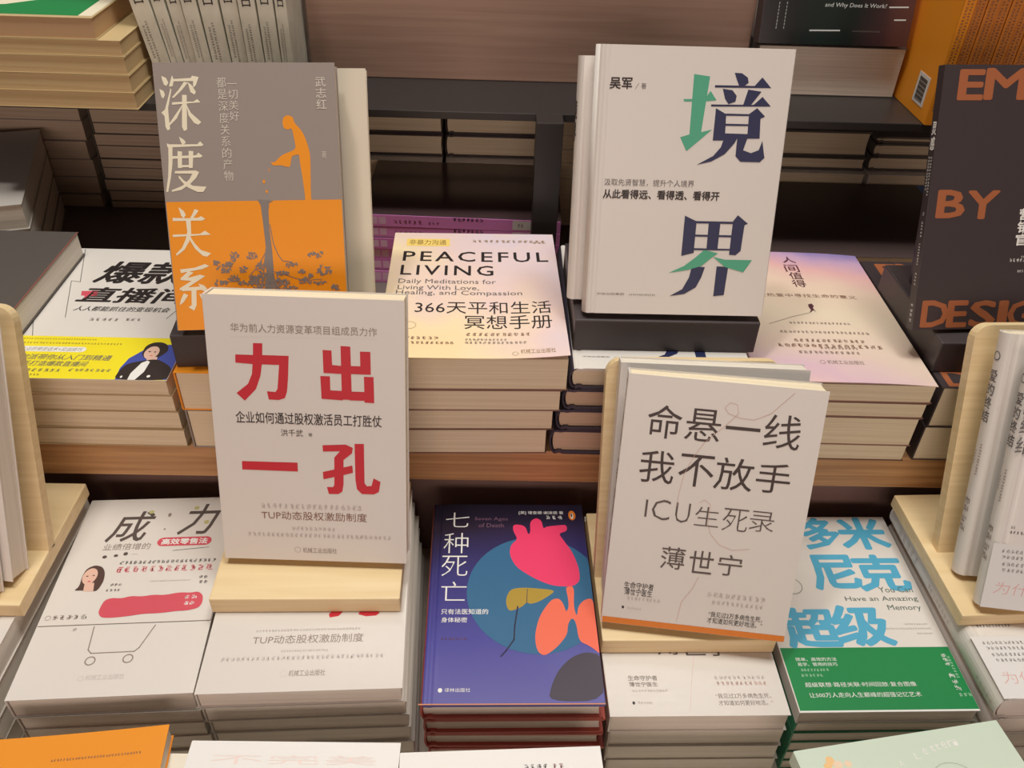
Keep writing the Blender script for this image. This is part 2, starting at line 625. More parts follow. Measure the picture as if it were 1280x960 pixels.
def stand(label, mw, W, D, t, bh, lean, by, m, name='book_stand', rad=.012, bt=.009, bx0=0.0, bx1=None):
    """base slab plus a leaning back board; local x right, y back, z up"""
    r = thing(name, label, 'book stand', mw)
    finish('base', box_bm(0, W, 0, D, 0, t, .0012), m, r)
    bm = bmesh.new()
    bx1 = W if bx1 is None else bx1
    pts = [(bx0, 0), (bx1, 0)]
    for i in range(7):
        a = math.pi / 2 * i / 6
        pts.append((bx1 - rad + rad * math.cos(a), bh - rad + rad * math.sin(a)))
    for i in range(7):
        a = math.pi / 2 + math.pi / 2 * i / 6
        pts.append((bx0 + rad + rad * math.cos(a), bh - rad + rad * math.sin(a)))
    a = [bm.verts.new((x, 0, z)) for x, z in pts]
    b = [bm.verts.new((x, bt, z)) for x, z in pts]
    bm.faces.new(a)
    bm.faces.new(b[::-1])
    for k in range(len(pts)):
        l = (k + 1) % len(pts)
        bm.faces.new((a[k], b[k], b[l], a[l]))
    o = finish('back_board', bm, m, r)
    o.location = (0, by, t)
    o.rotation_euler = (-R(lean), 0, 0)
    return r

FRAMES = {
 'L': ([-0.2019, 0.4447, -0.03], [0.9997, -0.0234, 0.0], [0.0072, 0.3088, 0.9511], 0.14, 0.2094),
 'I': ([0.0889, 0.4081, -0.0548], [0.9926, -0.1215, 0.0], [0.0436, 0.356, 0.9335], 0.1375, 0.1987),
 'J': ([0.0707, 0.5644, 0.1247], [1.0, 0.0033, 0.0], [-0.001, 0.3044, 0.9526], 0.1421, 0.1958),
 'S': ([-0.236, 0.5384, 0.1177], [0.9959, 0.0903, 0.0], [-0.0398, 0.4391, 0.8976], 0.127, 0.1917),
 'E': ([0.3396, 0.5707, 0.1107], [0.997, 0.0776, 0.0], [-0.0291, 0.3735, 0.9272], 0.1457, 0.2014),
 'Ab': ([0.3741, 0.4083, -0.0311], [0.9928, -0.12, 0.0], [0.0488, 0.4038, 0.9135], 0.1321, 0.1949),
 'A': ([-0.0883, 0.5336, 0.0995], [0.9998, 0.0223, 0.0], [-0.0223, 0.9998, 0.0], 0.15, 0.204),
 'Rn': ([0.2096, 0.5359, 0.0825], [1.0, -0.0073, 0.0], [0.0073, 1.0, 0.0], 0.1465, 0.21),
 'U1': ([-0.4013, 0.5378, 0.07], [1.0, 0.0, 0.0], [-0.0, 1.0, 0.0], 0.1465, 0.207),
 'U4': ([0.0612, 0.5376, 0.0905], [1.0, 0.0, 0.0], [-0.0, 1.0, 0.0], 0.1441, 0.1985),
 'U6': ([0.3627, 0.5377, 0.078], [1.0, 0.0, 0.0], [-0.0, 1.0, 0.0], 0.147, 0.2032),
 'Q': ([-0.0468, 0.3407, -0.0627], [0.9999, 0.0155, 0.0], [-0.0155, 0.9999, 0.0], 0.1337, 0.1965),
 'L1': ([-0.3356, 0.3422, -0.0646], [0.9981, 0.061, 0.0], [-0.061, 0.9981, 0.0], 0.1288, 0.1946),
 'L2': ([-0.201, 0.3411, -0.0524], [0.9989, 0.0465, 0.0], [-0.0465, 0.9989, 0.0], 0.1434, 0.1974),
 'I2': ([0.092, 0.3431, -0.0787], [0.9998, 0.0199, 0.0], [-0.0199, 0.9998, 0.0], 0.1369, 0.1974),
 'G': ([0.2315, 0.3471, -0.0778], [0.9997, 0.0227, 0.0], [-0.0227, 0.9997, 0.0], 0.1349, 0.1946),
 'L6': ([0.3698, 0.3426, -0.0505], [0.9995, 0.0332, 0.0], [-0.0332, 0.9995, 0.0], 0.1338, 0.1936),
 'F0': ([-0.3148, 0.1443, -0.0646], [0.9945, 0.1045, 0.0], [-0.1045, 0.9945, 0.0], 0.1175, 0.1692),
 'F1': ([-0.1976, 0.1167, -0.0646], [1.0, -0.0027, 0.0], [0.0027, 1.0, 0.0], 0.1409, 0.1974),
 'F2': ([-0.0467, 0.1094, -0.0646], [0.999, 0.045, 0.0], [-0.045, 0.999, 0.0], 0.1358, 0.1974),
 'F3': ([0.2453, 0.1153, -0.0646], [0.987, 0.1607, 0.0], [-0.1607, 0.987, 0.0], 0.1544, 0.1974),
 'B4': ([0.2561, 0.8652, 0.2474], [1.0, 0.0087, 0.0], [-0.0018, 0.2079, 0.9781], 0.1465, 0.2015),
 'Aa': ([0.3713, 0.4326, -0.0321], [0.9991, -0.0419, 0.0], [0.0153, 0.3662, 0.9304], 0.1307, 0.1948),
}
ART = {
 'J': [
  ('t','吴军',10.9,166.2,26.7,173.8,'ink','b',0),
  ('l',[(29.2,166.3),(31.7,170.3)],0.3,'gray'),
  ('t','著',33.4,166.6,37,170.5,'gray','r',0),
  ('p',[(70.7,177.5),(82.3,176.2),(79.7,137.6),(71.3,135.5)],'green'),
  ('p',[(64.7,160.4),(72,160.6),(72.2,159),(65.1,158.8)],'green'),
  ('p',[(80.1,160.9),(83.7,166.5),(88.6,160.2),(80.9,159.2)],'green'),
  ('p',[(71.4,136.1),(64.7,133.9),(70.2,124.1),(87.6,139.9),(79.7,137.8)],'green'),
  ('p',[(99.7,179.1),(105,178.9),(109.5,176.1),(110.5,172.6),(107.5,170.2),(103.9,170.3),(102,174)],'navy'),
  ('p',[(86.4,170.4),(115.1,170.6),(120,176.5),(127.2,169.4),(86.6,168.8)],'navy'),
  ('p',[(92.3,168.1),(99.4,167.3),(102.9,163.5),(102.4,159.5),(97.6,157.7),(94.7,161.3)],'navy'),
  ('p',[(110.8,168),(120.5,166.8),(113.9,157.4),(108.3,157.5)],'navy'),
  ('p',[(85,157.2),(116,157.7),(121.7,163.3),(128.6,156.8),(85.2,155.8)],'navy'),
  ('p',[(88.8,154.7),(96.7,150.8),(97.7,132.4),(88.8,132.1)],'navy'),
  ('p',[(96.4,151.2),(113.7,151.2),(113.8,149.9),(96.6,149.7)],'navy'),
  ('p',[(96.8,144.2),(114.5,144.2),(114.7,142.9),(96.9,142.7)],'navy'),
  ('p',[(113.3,151.2),(118.8,155.5),(125.2,149.9),(122.1,148.2),(123.2,134.3),(114,134.1)],'navy'),
  ('p',[(96.8,137.4),(114.2,137.3),(114.6,134.1),(97.2,133.7)],'navy'),
  ('p',[(97.1,134.4),(106.7,134.2),(105,130.5),(98.7,122.7),(89.3,117.2),(78.7,114.6),(90.3,121.2),(95.3,127.5)],'navy'),
  ('p',[(106.7,134.6),(114.2,134.4),(112,125.8),(118,123.9),(123.5,126.1),(125.5,132.8),(127.2,125.5),(128.5,120.7),(125.3,117.5),(110.9,117.5),(106.8,121.5)],'navy'),
  ('t','汲取先贤智慧，提升个人境界',11.1,98.1,78.3,103.2,'gray','r',0),
  ('t','从此看得远、看得透、看得开',10.9,88.8,98,95.3,'ink','b',0),
  ('p',[(73.6,77.2),(82.9,73.1),(83,49.1),(73.6,46.5)],'navy'),
  ('p',[(82.1,73.3),(111.2,73.4),(111.4,71.7),(82.3,71.6)],'navy'),
  ('p',[(92.2,72.5),(101.1,72.3),(101,51.6),(92.5,51.9)],'navy'),
  ('p',[(110.5,73.7),(113.7,78.4),(122.1,72.2),(119.6,71),(118.9,51.4),(115.3,47.9),(110.3,48.2)],'navy'),
  ('p',[(82.7,63.1),(110.9,63.1),(111,61.6),(82.7,61.6)],'navy'),
  ('p',[(82.4,52.7),(111,52.7),(111.1,51.5),(82.5,51.2)],'navy'),
  ('p',[(82.6,38.6),(92.8,38.2),(90.7,30),(87.2,22.2),(78.7,16.7),(67.4,14.9),(76.8,20.5),(81.2,29.8)],'navy'),
  ('p',[(101.8,39),(110.8,38.8),(109.8,16.5),(101.6,15.4)],'navy'),
  ('p',[(91,51.6),(101.7,49.1),(97.6,46),(90,39.1),(79.8,35.8),(65.1,33.1),(76.6,38.8),(84.9,45.7)],'green'),
  ('p',[(98.3,46.3),(107.5,44.3),(128.5,44.4),(122.9,34.8),(108.1,38.7)],'green'),
  ('t','中信出版集团',10.6,14.9,31.8,16.6,'gray','r',0),
  ('g',35.6,14.8,56.3,16.1,'gray'),
 ],
 'L': [
  ('t','华为前人力资源变革项目组成员力作',17.7,182.8,120.4,189.2,'taupe','r',0),
  ('l',[(16.9,179.2),(121,180.8)],0.1,'palegray'),
  ('p',[(19.7,166.1),(32.2,166.1),(32.8,175),(39.4,175),(38.8,166.3),(57.5,166.3),(56,148.1),(54.8,138.9),(53.1,134.2),(48.6,132.5),(41.4,132.7),(40.4,139),(46.5,138.6),(48.1,141),(50.3,159.3),(38.1,159.3),(36.5,150.5),(32.6,140.4),(24,131.2),(18.4,136.9),(27.1,144.1),(30.5,151.8),(31.4,159.3),(19.2,160)],'red'),
  ('p',[(94.5,175),(101.4,174.7),(101.4,134.4),(94.2,134.5)],'red'),
  ('p',[(81.7,171.6),(88,171.4),(88.1,160.6),(95,160.1),(94.8,154.1),(81.7,154.4)],'red'),
  ('p',[(108.1,171.3),(115.5,171.3),(115.5,154.2),(100,154.3),(100.2,160.3),(108.1,160.3)],'red'),
  ('p',[(79.3,152),(86.2,152),(86.1,141.3),(95.1,141.1),(94.9,133.9),(79.5,134.6)],'red'),
  ('p',[(110.5,152.5),(117.4,152.5),(117.5,132.5),(110.4,132.8),(110.5,134.1),(99.9,134.1),(100.1,140.9),(110.5,140.9)],'red'),
  ('t','企业如何通过股权激活员工打胜仗',16.5,113.8,122.5,122.9,'ink','m',0),
  ('t','洪千武',48.6,104.2,64.7,109.7,'ink','r',0),
  ('t','著',68.6,104.6,71.6,107.4,'gray','r',0),
  ('p',[(18.4,83),(59.6,83.2),(59.5,76),(18.2,76.2)],'red'),
  ('p',[(78.7,98),(95.7,99.1),(101,96.6),(100.2,92.2),(93.8,86.6),(93.6,80.5),(100.2,82.3),(100.5,76.4),(93.4,74.3),(93.2,66.8),(92.1,60.5),(89,58.3),(81.9,58.2),(80.6,63.9),(85.1,63.9),(86.2,65.7),(86.5,72.4),(78.3,70.3),(78.1,76.2),(86.7,78.6),(87,88.3),(91.4,93.6),(78.8,93)],'red'),
  ('p',[(102.3,99.8),(109.2,100.1),(108.9,68.2),(110.6,65.5),(114.1,65.9),(115.7,72.3),(120.9,69.5),(119.5,61.1),(115.7,59),(106.7,59),(103.1,63),(102.2,70.5)],'red'),
  ('g',30.1,45,107.2,48.8,'palegray'),
  ('t','TUP动态股权激励制度',30,35.2,110,42.4,'brown','r',0),
  ('g',52.2,26.6,86.1,29.4,'palegray'),
  ('g',18.5,20.6,128.8,23.7,'palegray'),
  ('o',56,9.4,2.3,0.2,'taupe'),
  ('t','机械工业出版社',60,6.9,86.2,11.5,'taupe','r',0),
 ],
 'I': [
  ('r',0,0,137.5,5.2,'orange'),
  ('t','命',16.1,153,40.3,177.9,'darkbrown','r',0),
  ('t','悬',42.9,153.6,67.6,177.7,'darkbrown','r',0),
  ('t','一',71,164.6,95.1,167.1,'darkbrown','r',0),
  ('t','线',97.8,153.4,123.2,178.9,'darkbrown','r',0),
  ('t','我',14.5,118.4,39.3,143.3,'darkbrown','r',0),
  ('t','不',42.4,118.6,67.5,143.2,'darkbrown','r',0),
  ('t','放',68.2,118.6,95.4,143.4,'darkbrown','r',0),
  ('t','手',97.5,119.6,121.5,142.4,'darkbrown','r',0),
  ('t','I',22.1,91.1,23.7,104.8,'graybrown','n',0),
  ('t','C',27,89.7,40.3,105.9,'graybrown','n',0),
  ('t','U',44.2,89.3,54.7,105,'graybrown','n',0),
  ('t','生',58.5,88.4,76.1,103.8,'graybrown','n',0),
  ('t','死',78.6,86.7,96.7,104.6,'graybrown','n',0),
  ('t','录',97.9,88.6,115.4,104.7,'graybrown','n',0),
  ('l',[(114.2,195.4),(100.5,178.9),(89.4,173),(80.3,173.6),(71.7,176),(68.4,180),(71.6,184.3),(76.7,183.2),(78.4,176.7),(70.7,167),(64.1,159.8),(57.5,152.5),(52,142),(46.8,128),(44.9,112.5),(44.6,102.2)],0.3,'thread'),
  ('l',[(60.5,106.6),(64,109.2),(68.4,105.7),(68.4,96.2),(68.7,89.3),(71.5,82.6),(78.9,74.7),(88.8,71.4),(101,73.8)],0.3,'thread'),
  ('t','薄',38,51,55.8,69.1,'graybrown','r',0),
  ('t','世',59.1,49.8,76.8,68.4,'graybrown','r',0),
  ('t','宁',80.2,50.4,97.8,67.5,'graybrown','r',0),
  ('l',[(67.5,47.1),(64.5,36.9),(57.4,24.1),(56,7.8)],0.3,'thread'),
  ('t','生命守护者',13.7,31,35.8,36.8,'ink','r',0),
  ('t','薄世宁医生',14.5,25.6,35.3,31.1,'ink','r',0),
  ('g',16.8,21.9,42.2,24.4,'palegray'),
  ('e',14.7,14.8,0.9,1.2,'ink'),
  ('g',17.8,13.7,28.7,15.3,'palegray'),
  ('g',75.3,31.7,119.3,35.5,'palegray'),
  ('g',79.6,25.9,118.5,28.8,'palegray'),
  ('t','“我见过2万多病危生死，',78.9,14.6,118.9,19.3,'ink','r',0),
  ('t','才知道如何更好地活。”',78.6,9.4,119.6,14.2,'ink','r',0),
 ],
 'S': [
  ('r',0,0,127,94.9,'sorange'),
  ('P',[(98.6,91.1),(100.5,94.7),(99.2,111.2),(97.9,123.3),(98,128),(92.7,126.7),(92,124.4),(90.8,118.6),(87.5,119.1),(84.2,120.2),(78.2,119.8),(77,123),(79.5,121.9),(83.2,125.5),(86.8,128.1),(96,131.3),(95.1,138),(93.8,146.6),(91,145.1),(88,146.2),(87.2,150.6),(88.6,154.5),(92,155.4),(95.2,154),(95.9,149.8),(99.2,146.5),(102.5,141.2),(105,132.6),(106,125.9),(104.4,96.2),(105.7,91)],'sorange'),
  ('e',71.2,108.6,0.9,1.5,'sorange'),
  ('e',72.7,101.4,0.9,1.1,'sorange'),
  ('e',75.6,116.9,0.4,1.1,'sorange'),
  ('p',[(5.1,182.7),(8.3,181.2),(9.6,178),(8.1,175.8),(6.4,176.7),(5.5,179.9)],'cream'),
  ('p',[(3,173.8),(5.8,172.3),(6.5,169.7),(5.1,167.2),(4,168.2),(3.4,171)],'cream'),
  ('p',[(10.8,174.6),(8.3,167.4),(5.5,159.7),(2.7,157.5),(4.8,155.3),(4.8,147.8),(6,145.2),(7.9,146.2),(7.7,155.6),(7.8,160.7),(11.2,172.9)],'cream'),
  ('p',[(12.6,183.1),(13.6,179.7),(12.2,175.5),(9.8,175.3),(10.9,178.6)],'cream'),
  ('p',[(13.2,180.5),(25.4,181.2),(26.4,182.8),(30.9,181.8),(28.4,176.1),(26.4,174.5),(26.8,179.1),(13,178.9)],'cream'),
  ('p',[(20.4,178.6),(23.1,178.1),(18.4,172.9),(12.5,167.7),(11,167.9),(16.3,173.3)],'cream'),
  ('p',[(22.9,178.6),(25.8,176.1),(28.1,171.6),(26.8,169.7),(24.3,171.6)],'cream'),
  ('p',[(10.9,164.6),(20.3,165.1),(25.6,165),(28.6,166.8),(30.7,164.5),(10.8,162.9)],'cream'),
  ('p',[(18.3,169.7),(21.5,169.7),(19.7,145.8),(17.5,144.7),(16.3,147.7)],'cream'),
  ('p',[(18.1,163.3),(17.1,160.4),(13.1,153.3),(8.1,148.8),(7.7,150.1),(12,155.6)],'cream'),
  ('p',[(20.7,163.3),(23.3,157.4),(30.1,150.9),(27.8,149),(25,150.3),(21.6,155.5)],'cream'),
  ('p',[(13.6,140.9),(17,138.6),(18,136.5),(15.4,135.2),(14.2,138)],'cream'),
  ('p',[(4.5,135.6),(25.8,135.5),(28.1,137.5),(30.3,135.2),(29.2,134.2),(4.9,133.4)],'cream'),
  ('p',[(4.6,136.4),(8.4,134.5),(7.2,121.6),(5.3,112.4),(2.4,102),(1,102.3),(3.5,113.7),(4.7,124.3),(5.4,133.5)],'cream'),
  ('p',[(6.9,127.3),(24.4,127.8),(26.1,129.6),(29,127.3),(27.4,126.2),(7,125.4)],'cream'),
  ('p',[(11.6,130.8),(14.7,130.5),(13.7,118.9),(10.8,118.9)],'cream'),
  ('p',[(19.4,131),(22.7,130.7),(21.2,118.8),(18.6,118.8)],'cream'),
  ('p',[(10.9,120.9),(21.4,121.1),(21.3,119.5),(10.8,119.3)],'cream'),
  ('p',[(8.5,116.8),(23.2,117.1),(25.5,115.8),(23.2,111.9),(18.9,107.9),(11.9,103.4),(5.1,102.1),(5,103.3),(12.8,106.3),(18.2,110.9),(20.6,114.8),(8.3,115.1)],'cream'),
  ('p',[(11.2,113.6),(14.4,109.9),(20.4,106.2),(29.9,105.4),(27.4,101.8),(23.4,101.7),(17,104.8),(12.9,108.8),(10.6,112.3)],'cream'),
  ('v','一切美好',50.3,151.4,57.2,181.1,'cream2','r'),
  ('v','都是深度关系的产物',43,108.9,49.6,182.2,'cream2','r'),
  ('v','武志红',112.6,159.2,119.8,182.3,'cream2','m'),
  ('t','著',113.9,124.9,117.7,129.9,'cream2','r',0),
  ('p',[(8.6,91.1),(12.1,88.3),(13.4,85.3),(11.6,83.1),(10,84.7)],'cream'),
  ('p',[(20,89.6),(22.8,88.4),(17.4,81.8),(15.2,81.8),(17.7,85.3)],'cream'),
  ('p',[(3.9,83.5),(14.7,83),(21.8,83.3),(24.2,84.4),(27,82.4),(24.9,81.2),(3.7,81.2)],'cream'),
  ('p',[(2.8,71.4),(22.1,71.5),(26,73.8),(30,70.8),(2.9,69.6)],'cream'),
  ('p',[(13.1,82),(16.5,81.9),(16,71.7),(14,66),(9.9,59.9),(4.2,55.9),(3.7,57.1),(8.5,61.6),(11.7,67.7),(13.3,73.1)],'cream'),
  ('p',[(15.2,69.7),(17.8,64.8),(21.7,59.9),(29.1,57.2),(25.8,54.7),(22.8,55.6),(17.8,60.7),(14.4,67.6)],'cream'),
  ('p',[(5.7,45.8),(16.2,46.8),(23.9,49.4),(27,47.8),(21.5,45.6),(6.1,43.1)],'cream'),
  ('p',[(11.3,44.3),(15.1,43.3),(9.8,39),(5.4,38),(6.2,39.9)],'cream'),
  ('p',[(5.5,39.7),(13.1,39.9),(19.8,41.6),(23.2,40.4),(7.4,30.5),(3.9,30.4),(4.3,31.9),(13.2,37.1),(5.4,37.9)],'cream'),
  ('p',[(5.4,32.1),(18.8,32.8),(17.9,35),(22.1,33.5),(25.1,29.3),(23.5,27.8),(19.9,30.2),(5.8,29.6)],'cream'),
  ('p',[(12.5,30.3),(16.1,30.5),(15.2,18.7),(13.1,14.8),(9.2,17.4),(11.7,19.1)],'cream'),
  ('p',[(6.9,28.2),(9.8,26.4),(5.7,21),(3,19.3),(4.3,23.5)],'cream'),
  ('p',[(17.8,27.9),(21.2,25.8),(23,22.3),(20.7,20.6),(19.1,23.8)],'cream'),
  ('p',[(65.5,95.6),(77,94.6),(73.9,93.2),(72.9,87.1),(72.7,76.1),(73.6,56.8),(73.7,44.2),(72.1,25.9),(65.2,26.1),(68.5,42.9),(67,50),(69.1,61),(68.9,68),(68.4,79),(67.6,91.9)],'sgray'),
  ('l',[(73.3,77.5),(74.8,63.7),(77.7,55.3),(80.8,50.4),(87.6,49.5)],0.6,'sgray'),
  ('l',[(68.6,56.9),(62.6,47.3),(55.1,39)],0.5,'sgray'),
  ('l',[(73.3,42.8),(82.8,39.8),(95,35.3),(109,36.3)],0.4,'sgray'),
  ('k',45.4,54.6,3.4,3.6,'sgray'),
  ('k',58.4,54.7,4.1,2.5,'sgray'),
  ('k',105.3,54.7,5.8,2.4,'sgray'),
  ('k',110.8,42.7,5.9,3.7,'sgray'),
  ('k',37.9,45.7,5.7,3.1,'sgray'),
  ('k',51.5,44.7,3,2.1,'sgray'),
  ('k',65.5,45.5,5.2,4.6,'sgray'),
  ('k',68.7,35.9,13.1,5.1,'sgray'),
  ('k',44.1,37.9,3.8,2.8,'sgray'),
  ('k',34.3,35.3,5.2,2,'sgray'),
  ('k',80.1,41.3,5.3,1.5,'sgray'),
  ('k',87.5,47.4,4.4,2.1,'sgray'),
  ('k',96.4,35.2,5.3,2.5,'sgray'),
  ('k',78.3,34.3,8.3,2.8,'sgray'),
  ('k',54.8,34.8,8,2,'sgray'),
  ('k',107.5,33.5,4.9,1.3,'sgray'),
  ('k',32.1,50.7,1.9,2.5,'sgray'),
  ('k',60.5,37.5,5.5,3.6,'sgray'),
  ('k',73.8,30.1,16.7,2.8,'sgray'),
  ('k',118.5,29.7,3.1,2,'sgray'),
  ('k',94.1,42.3,2.5,1.1,'sgray'),
  ('k',41.5,49.1,3,1.2,'sgray'),
  ('k',100.8,38.7,1.9,1,'sgray'),
 ],
 'A': [
  ('r',11.7,178.1,52,192,'yellowhl'),
  ('t','非暴力沟通',14.3,180.5,48.6,190,'olive','m',0),
  ('g',72.8,186.5,142.2,191,'olive'),
  ('g',130.3,184.6,142.4,188.2,'olive'),
  ('t','PEACEFUL',10.3,149.7,142.4,167.7,'ink','m',0),
  ('t','LIVING',9.8,125,92,142.2,'ink','m',0),
  ('t','Daily Meditations for',9.1,108.5,94.2,118,'slate','r',0),
  ('t','Living With Love,',9.2,98.2,79.3,107.4,'slate','r',0),
  ('t','Healing, and Compassion',8.3,90,116.4,99.1,'slate','r',0),
  ('t','366天平和生活',25.9,62.9,139.8,82,'ink','r',0),
  ('t','冥想手册',67.5,40.1,139.1,60.6,'ink','r',0),
  ('g',6.2,24.9,47.7,28.8,'brown'),
  ('g',9.7,18.7,59.8,22,'brown'),
  ('g',68.5,30.6,121.2,34.8,'brown'),
  ('g',67.8,24.1,102.1,26.7,'taupe'),
  ('g',67.9,19.6,117.7,22.7,'taupe'),
  ('o',23.1,45,5.1,0.3,'olive'),
  ('o',107.7,6.1,2.3,0.3,'olive'),
  ('t','机械工业出版社',111.8,5.7,139.2,11.7,'olive','r',0),
 ],
 'Rn': [
  ('t','人',69.5,188.7,82.1,200.4,'plum','m',0),
  ('t','间',68.1,171.7,81.4,185.5,'plum','m',0),
  ('t','值',69,158,81.3,170.7,'plum','m',0),
  ('t','得',68.2,144.3,80.7,156.6,'plum','m',0),
  ('t','在热爱中寻找生命的意义',30.7,126.2,121.5,132.1,'brown','r',0),
  ('p',[(72.8,114.1),(76.4,116),(77.5,111.9),(75.6,108.3),(76.9,101.4),(75.2,104.8),(73,102.6),(70,99.7),(73.1,105.4),(72.3,109.5)],'plum'),
  ('l',[(70.5,100.4),(53.6,93.5),(30.1,81.4)],0.6,'taupe'),
  ('g',47.9,82.6,102,85.6,'taupe'),
  ('g',36.2,68.4,113.9,71.7,'taupe'),
  ('g',44.8,55.3,106,59.5,'brown'),
  ('g',29.4,47.4,118.7,52.1,'brown'),
  ('g',43.9,38.4,96.8,42.1,'taupe'),
  ('g',64.5,45.4,96.8,47.9,'taupe'),
  ('o',60.8,26.6,2.2,0.3,'brown'),
  ('t','机械工业出版社',64.7,24.2,95,29.4,'taupe','r',0),
 ],
 'E': [
  ('t','E',12.6,176.9,30.7,197.4,'rust','b',0),
  ('t','M',33.5,177.2,64.5,198.3,'rust','b',0),
  ('t','P',71.1,177.8,90.4,198.9,'rust','b',0),
  ('t','B',7.6,89.6,28.8,109.7,'rust','b',0),
  ('t','Y',31.9,88.5,56.3,109,'rust','b',0),
  ('t','D',6,2.8,27.6,23.3,'rust','b',0),
  ('t','E',28,2.3,43.4,22.9,'rust','b',0),
  ('t','S',47.4,1.8,67.4,22.5,'rust','b',0),
  ('t','I',71.6,1.4,77.1,22.1,'rust','b',0),
  ('t','G',79.3,1.1,99.4,21.8,'rust','b',0),
  ('t','N',102.7,0.6,122,21.4,'rust','b',0),
  ('v','营销官',75.8,66.3,86.1,96.1,'white','b'),
  ('g',73.1,54,87.4,56.4,'white'),
  ('g',80.8,45.5,88.9,47.3,'white'),
  ('g',82.5,57.2,87,58.5,'white'),
 ],
 'Q': [
  ('e',88.5,99.6,55.7,57.9,'teal'),
  ('P',[(134.4,3),(92.6,2.7),(95.6,15.4),(101.6,28.5),(111.8,39.2),(124.1,44.2),(135.9,40.3)],'hump'),
  ('P',[(67.7,139.1),(69.3,149.6),(75.4,155.6),(71.3,165.7),(72,173.1),(82.2,171.3),(84.5,160.4),(86.5,164),(86.5,176.2),(92.2,180.7),(96.8,177),(97.7,167.7),(100.6,170.3),(111.1,171.8),(118.1,172.6),(118.4,165.2),(110.5,162.3),(114.1,155.1),(121.1,141),(125,124),(124.7,110.8),(118.2,105),(101.6,105.9),(86.6,114),(72.7,125.5)],'pink'),
  ('P',[(64.3,94.8),(68.2,102.7),(78.5,104.3),(101.4,102.1),(103.3,99.6),(90.6,90.2),(82.9,87.7),(80.5,89.9),(76.6,85),(66.5,80.4),(64.1,87.1)],'mustard'),
  ('l',[(73.3,85.6),(70.4,67.6),(69.5,54.7),(63.3,44.9),(59.2,39.9)],1.2,'navy2'),
  ('l',[(81.5,102.7),(80.4,88.6)],0.5,'navy2'),
  ('P',[(99.5,91.7),(105.9,93.9),(109.4,88.6),(111.2,79.5),(113.7,85.6),(113.6,94.9),(112.3,105),(119.6,106),(117.4,85.6),(119.1,75),(121,85.6),(126,91.7),(132.6,93.9),(134,85.6),(134.3,61.7),(135.7,40.3),(127,48.9),(118.9,53.2),(118.2,70.5),(115.3,75),(111.7,69.1),(110.4,58.9),(101.7,47.6),(91.7,39.8),(86.4,44.8),(85.4,58.9),(89.9,76.5)],'coral'),
  ('t','七',13.4,169.2,33.7,186.4,'white','n',0),
  ('t','种',12.5,140,33.3,162.6,'white','n',0),
  ('t','死',11.6,115.8,33,137.2,'white','n',0),
  ('t','亡',12.4,91.1,32.7,110,'white','n',0),
  ('t','Seven Ages',38.4,176.2,67.2,181.1,'dimpink','r',0),
  ('t','of Death',41.8,169.1,63.7,173.9,'dimpink','r',0),
  ('t','[英] 理查德·谢泼德 著',77.1,184.3,116.3,188.5,'white','r',0),
  ('g',100.6,179.1,115.9,182.9,'white'),
  ('e',123.7,183.5,3.1,5.7,'orange'),
  ('e',123.6,182.8,1.1,3.4,'white'),
  ('e',123.4,183.5,0.6,2.3,'ink'),
  ('t','只有法医知道的',13.2,78,49.9,83.1,'white','m',0),
  ('t','身体秘密',13.6,70.4,33.6,75.2,'white','m',0),
  ('g',13.6,54.3,34.2,56.6,'dimpink'),
  ('e',15.2,11.8,1.6,1.8,'white'),
  ('t','译林出版社',18.4,10.3,37,13.6,'white','r',0),
  ('r',0,0,133.7,1.1,'boardtan'),
 ],
 'G': [
  ('r',0,1.5,134.9,55.3,'obigreen'),
  ('r',0,0,134.9,1.5,'white'),
  ('t','多',54.6,157.1,86.5,192.4,'blue','h',0),
  ('t','米',87.8,156.8,129.1,192.6,'blue','h',0),
  ('t','尼',49,112.7,88.1,148.6,'blue','h',0),
  ('t','克',87.4,111.1,129.3,148.5,'blue','h',0),
  ('t','超',10,56.1,51.4,92.4,'blue','h',0),
  ('t','级',49.7,57.7,94.7,94.7,'blue','h',0),
  ('t','You Can',100,108.7,128.8,114.5,'inkgreen','r',0),
  ('t','Have an Amazing',68.3,98.7,129.4,104.8,'inkgreen','r',0),
  ('t','Memory',100.8,89.2,128.6,96,'inkgreen','r',0),
  ('g',108.2,76.1,127.5,77.7,'palegray'),
  ('g',91.8,71.8,128.9,73.5,'palegray'),
  ('g',115.1,67.2,127.9,68.7,'palegray'),
  ('o',27.6,116,8.2,0.4,'ink'),
  ('t','简单、高效的方法',9.5,43.3,41.6,46.6,'white','r',0),
  ('t','易学、管用的技巧',9.8,38.9,40.8,42.1,'white','r',0),
  ('g',10.6,34.5,32.8,36.7,'palegreen'),
  ('g',9.8,29.8,26.9,32,'palegreen'),
  ('t','超级联想·路径关联·时间回放·复合图像',10.3,20.8,95.8,24.8,'white','r',0),
  ('t','让500万人走向人生巅峰的超强记忆艺术',10.8,12,96,16.2,'white','r',0),
  ('h',126,37.5,129.2,49.4,'white'),
  ('h',129.6,26.8,131.8,46.8,'palegreen'),
  ('h',124.5,16,128.4,32.5,'white'),
  ('g',124.1,12.1,134.7,14.6,'palegreen'),
 ],
 'L2': [
  ('p',[(84.9,64.9),(89.5,71.1),(95.3,66.9),(92.3,63.1),(85.8,61.9)],'red'),
  ('p',[(107.2,64.3),(108.7,68.9),(120.1,69.2),(123.2,64.9),(120.6,62.7),(113,62.2)],'red'),
  ('g',32.7,50.4,110.2,52.4,'palegray'),
  ('t','TUP动态股权激励制度',31.9,39.6,112.7,47.1,'taupe','r',0),
  ('g',53.8,32.4,88.1,34.1,'palegray'),
  ('g',12,25.8,129.4,28.9,'palegray'),
  ('o',58.6,14.4,2.5,0.2,'palegray'),
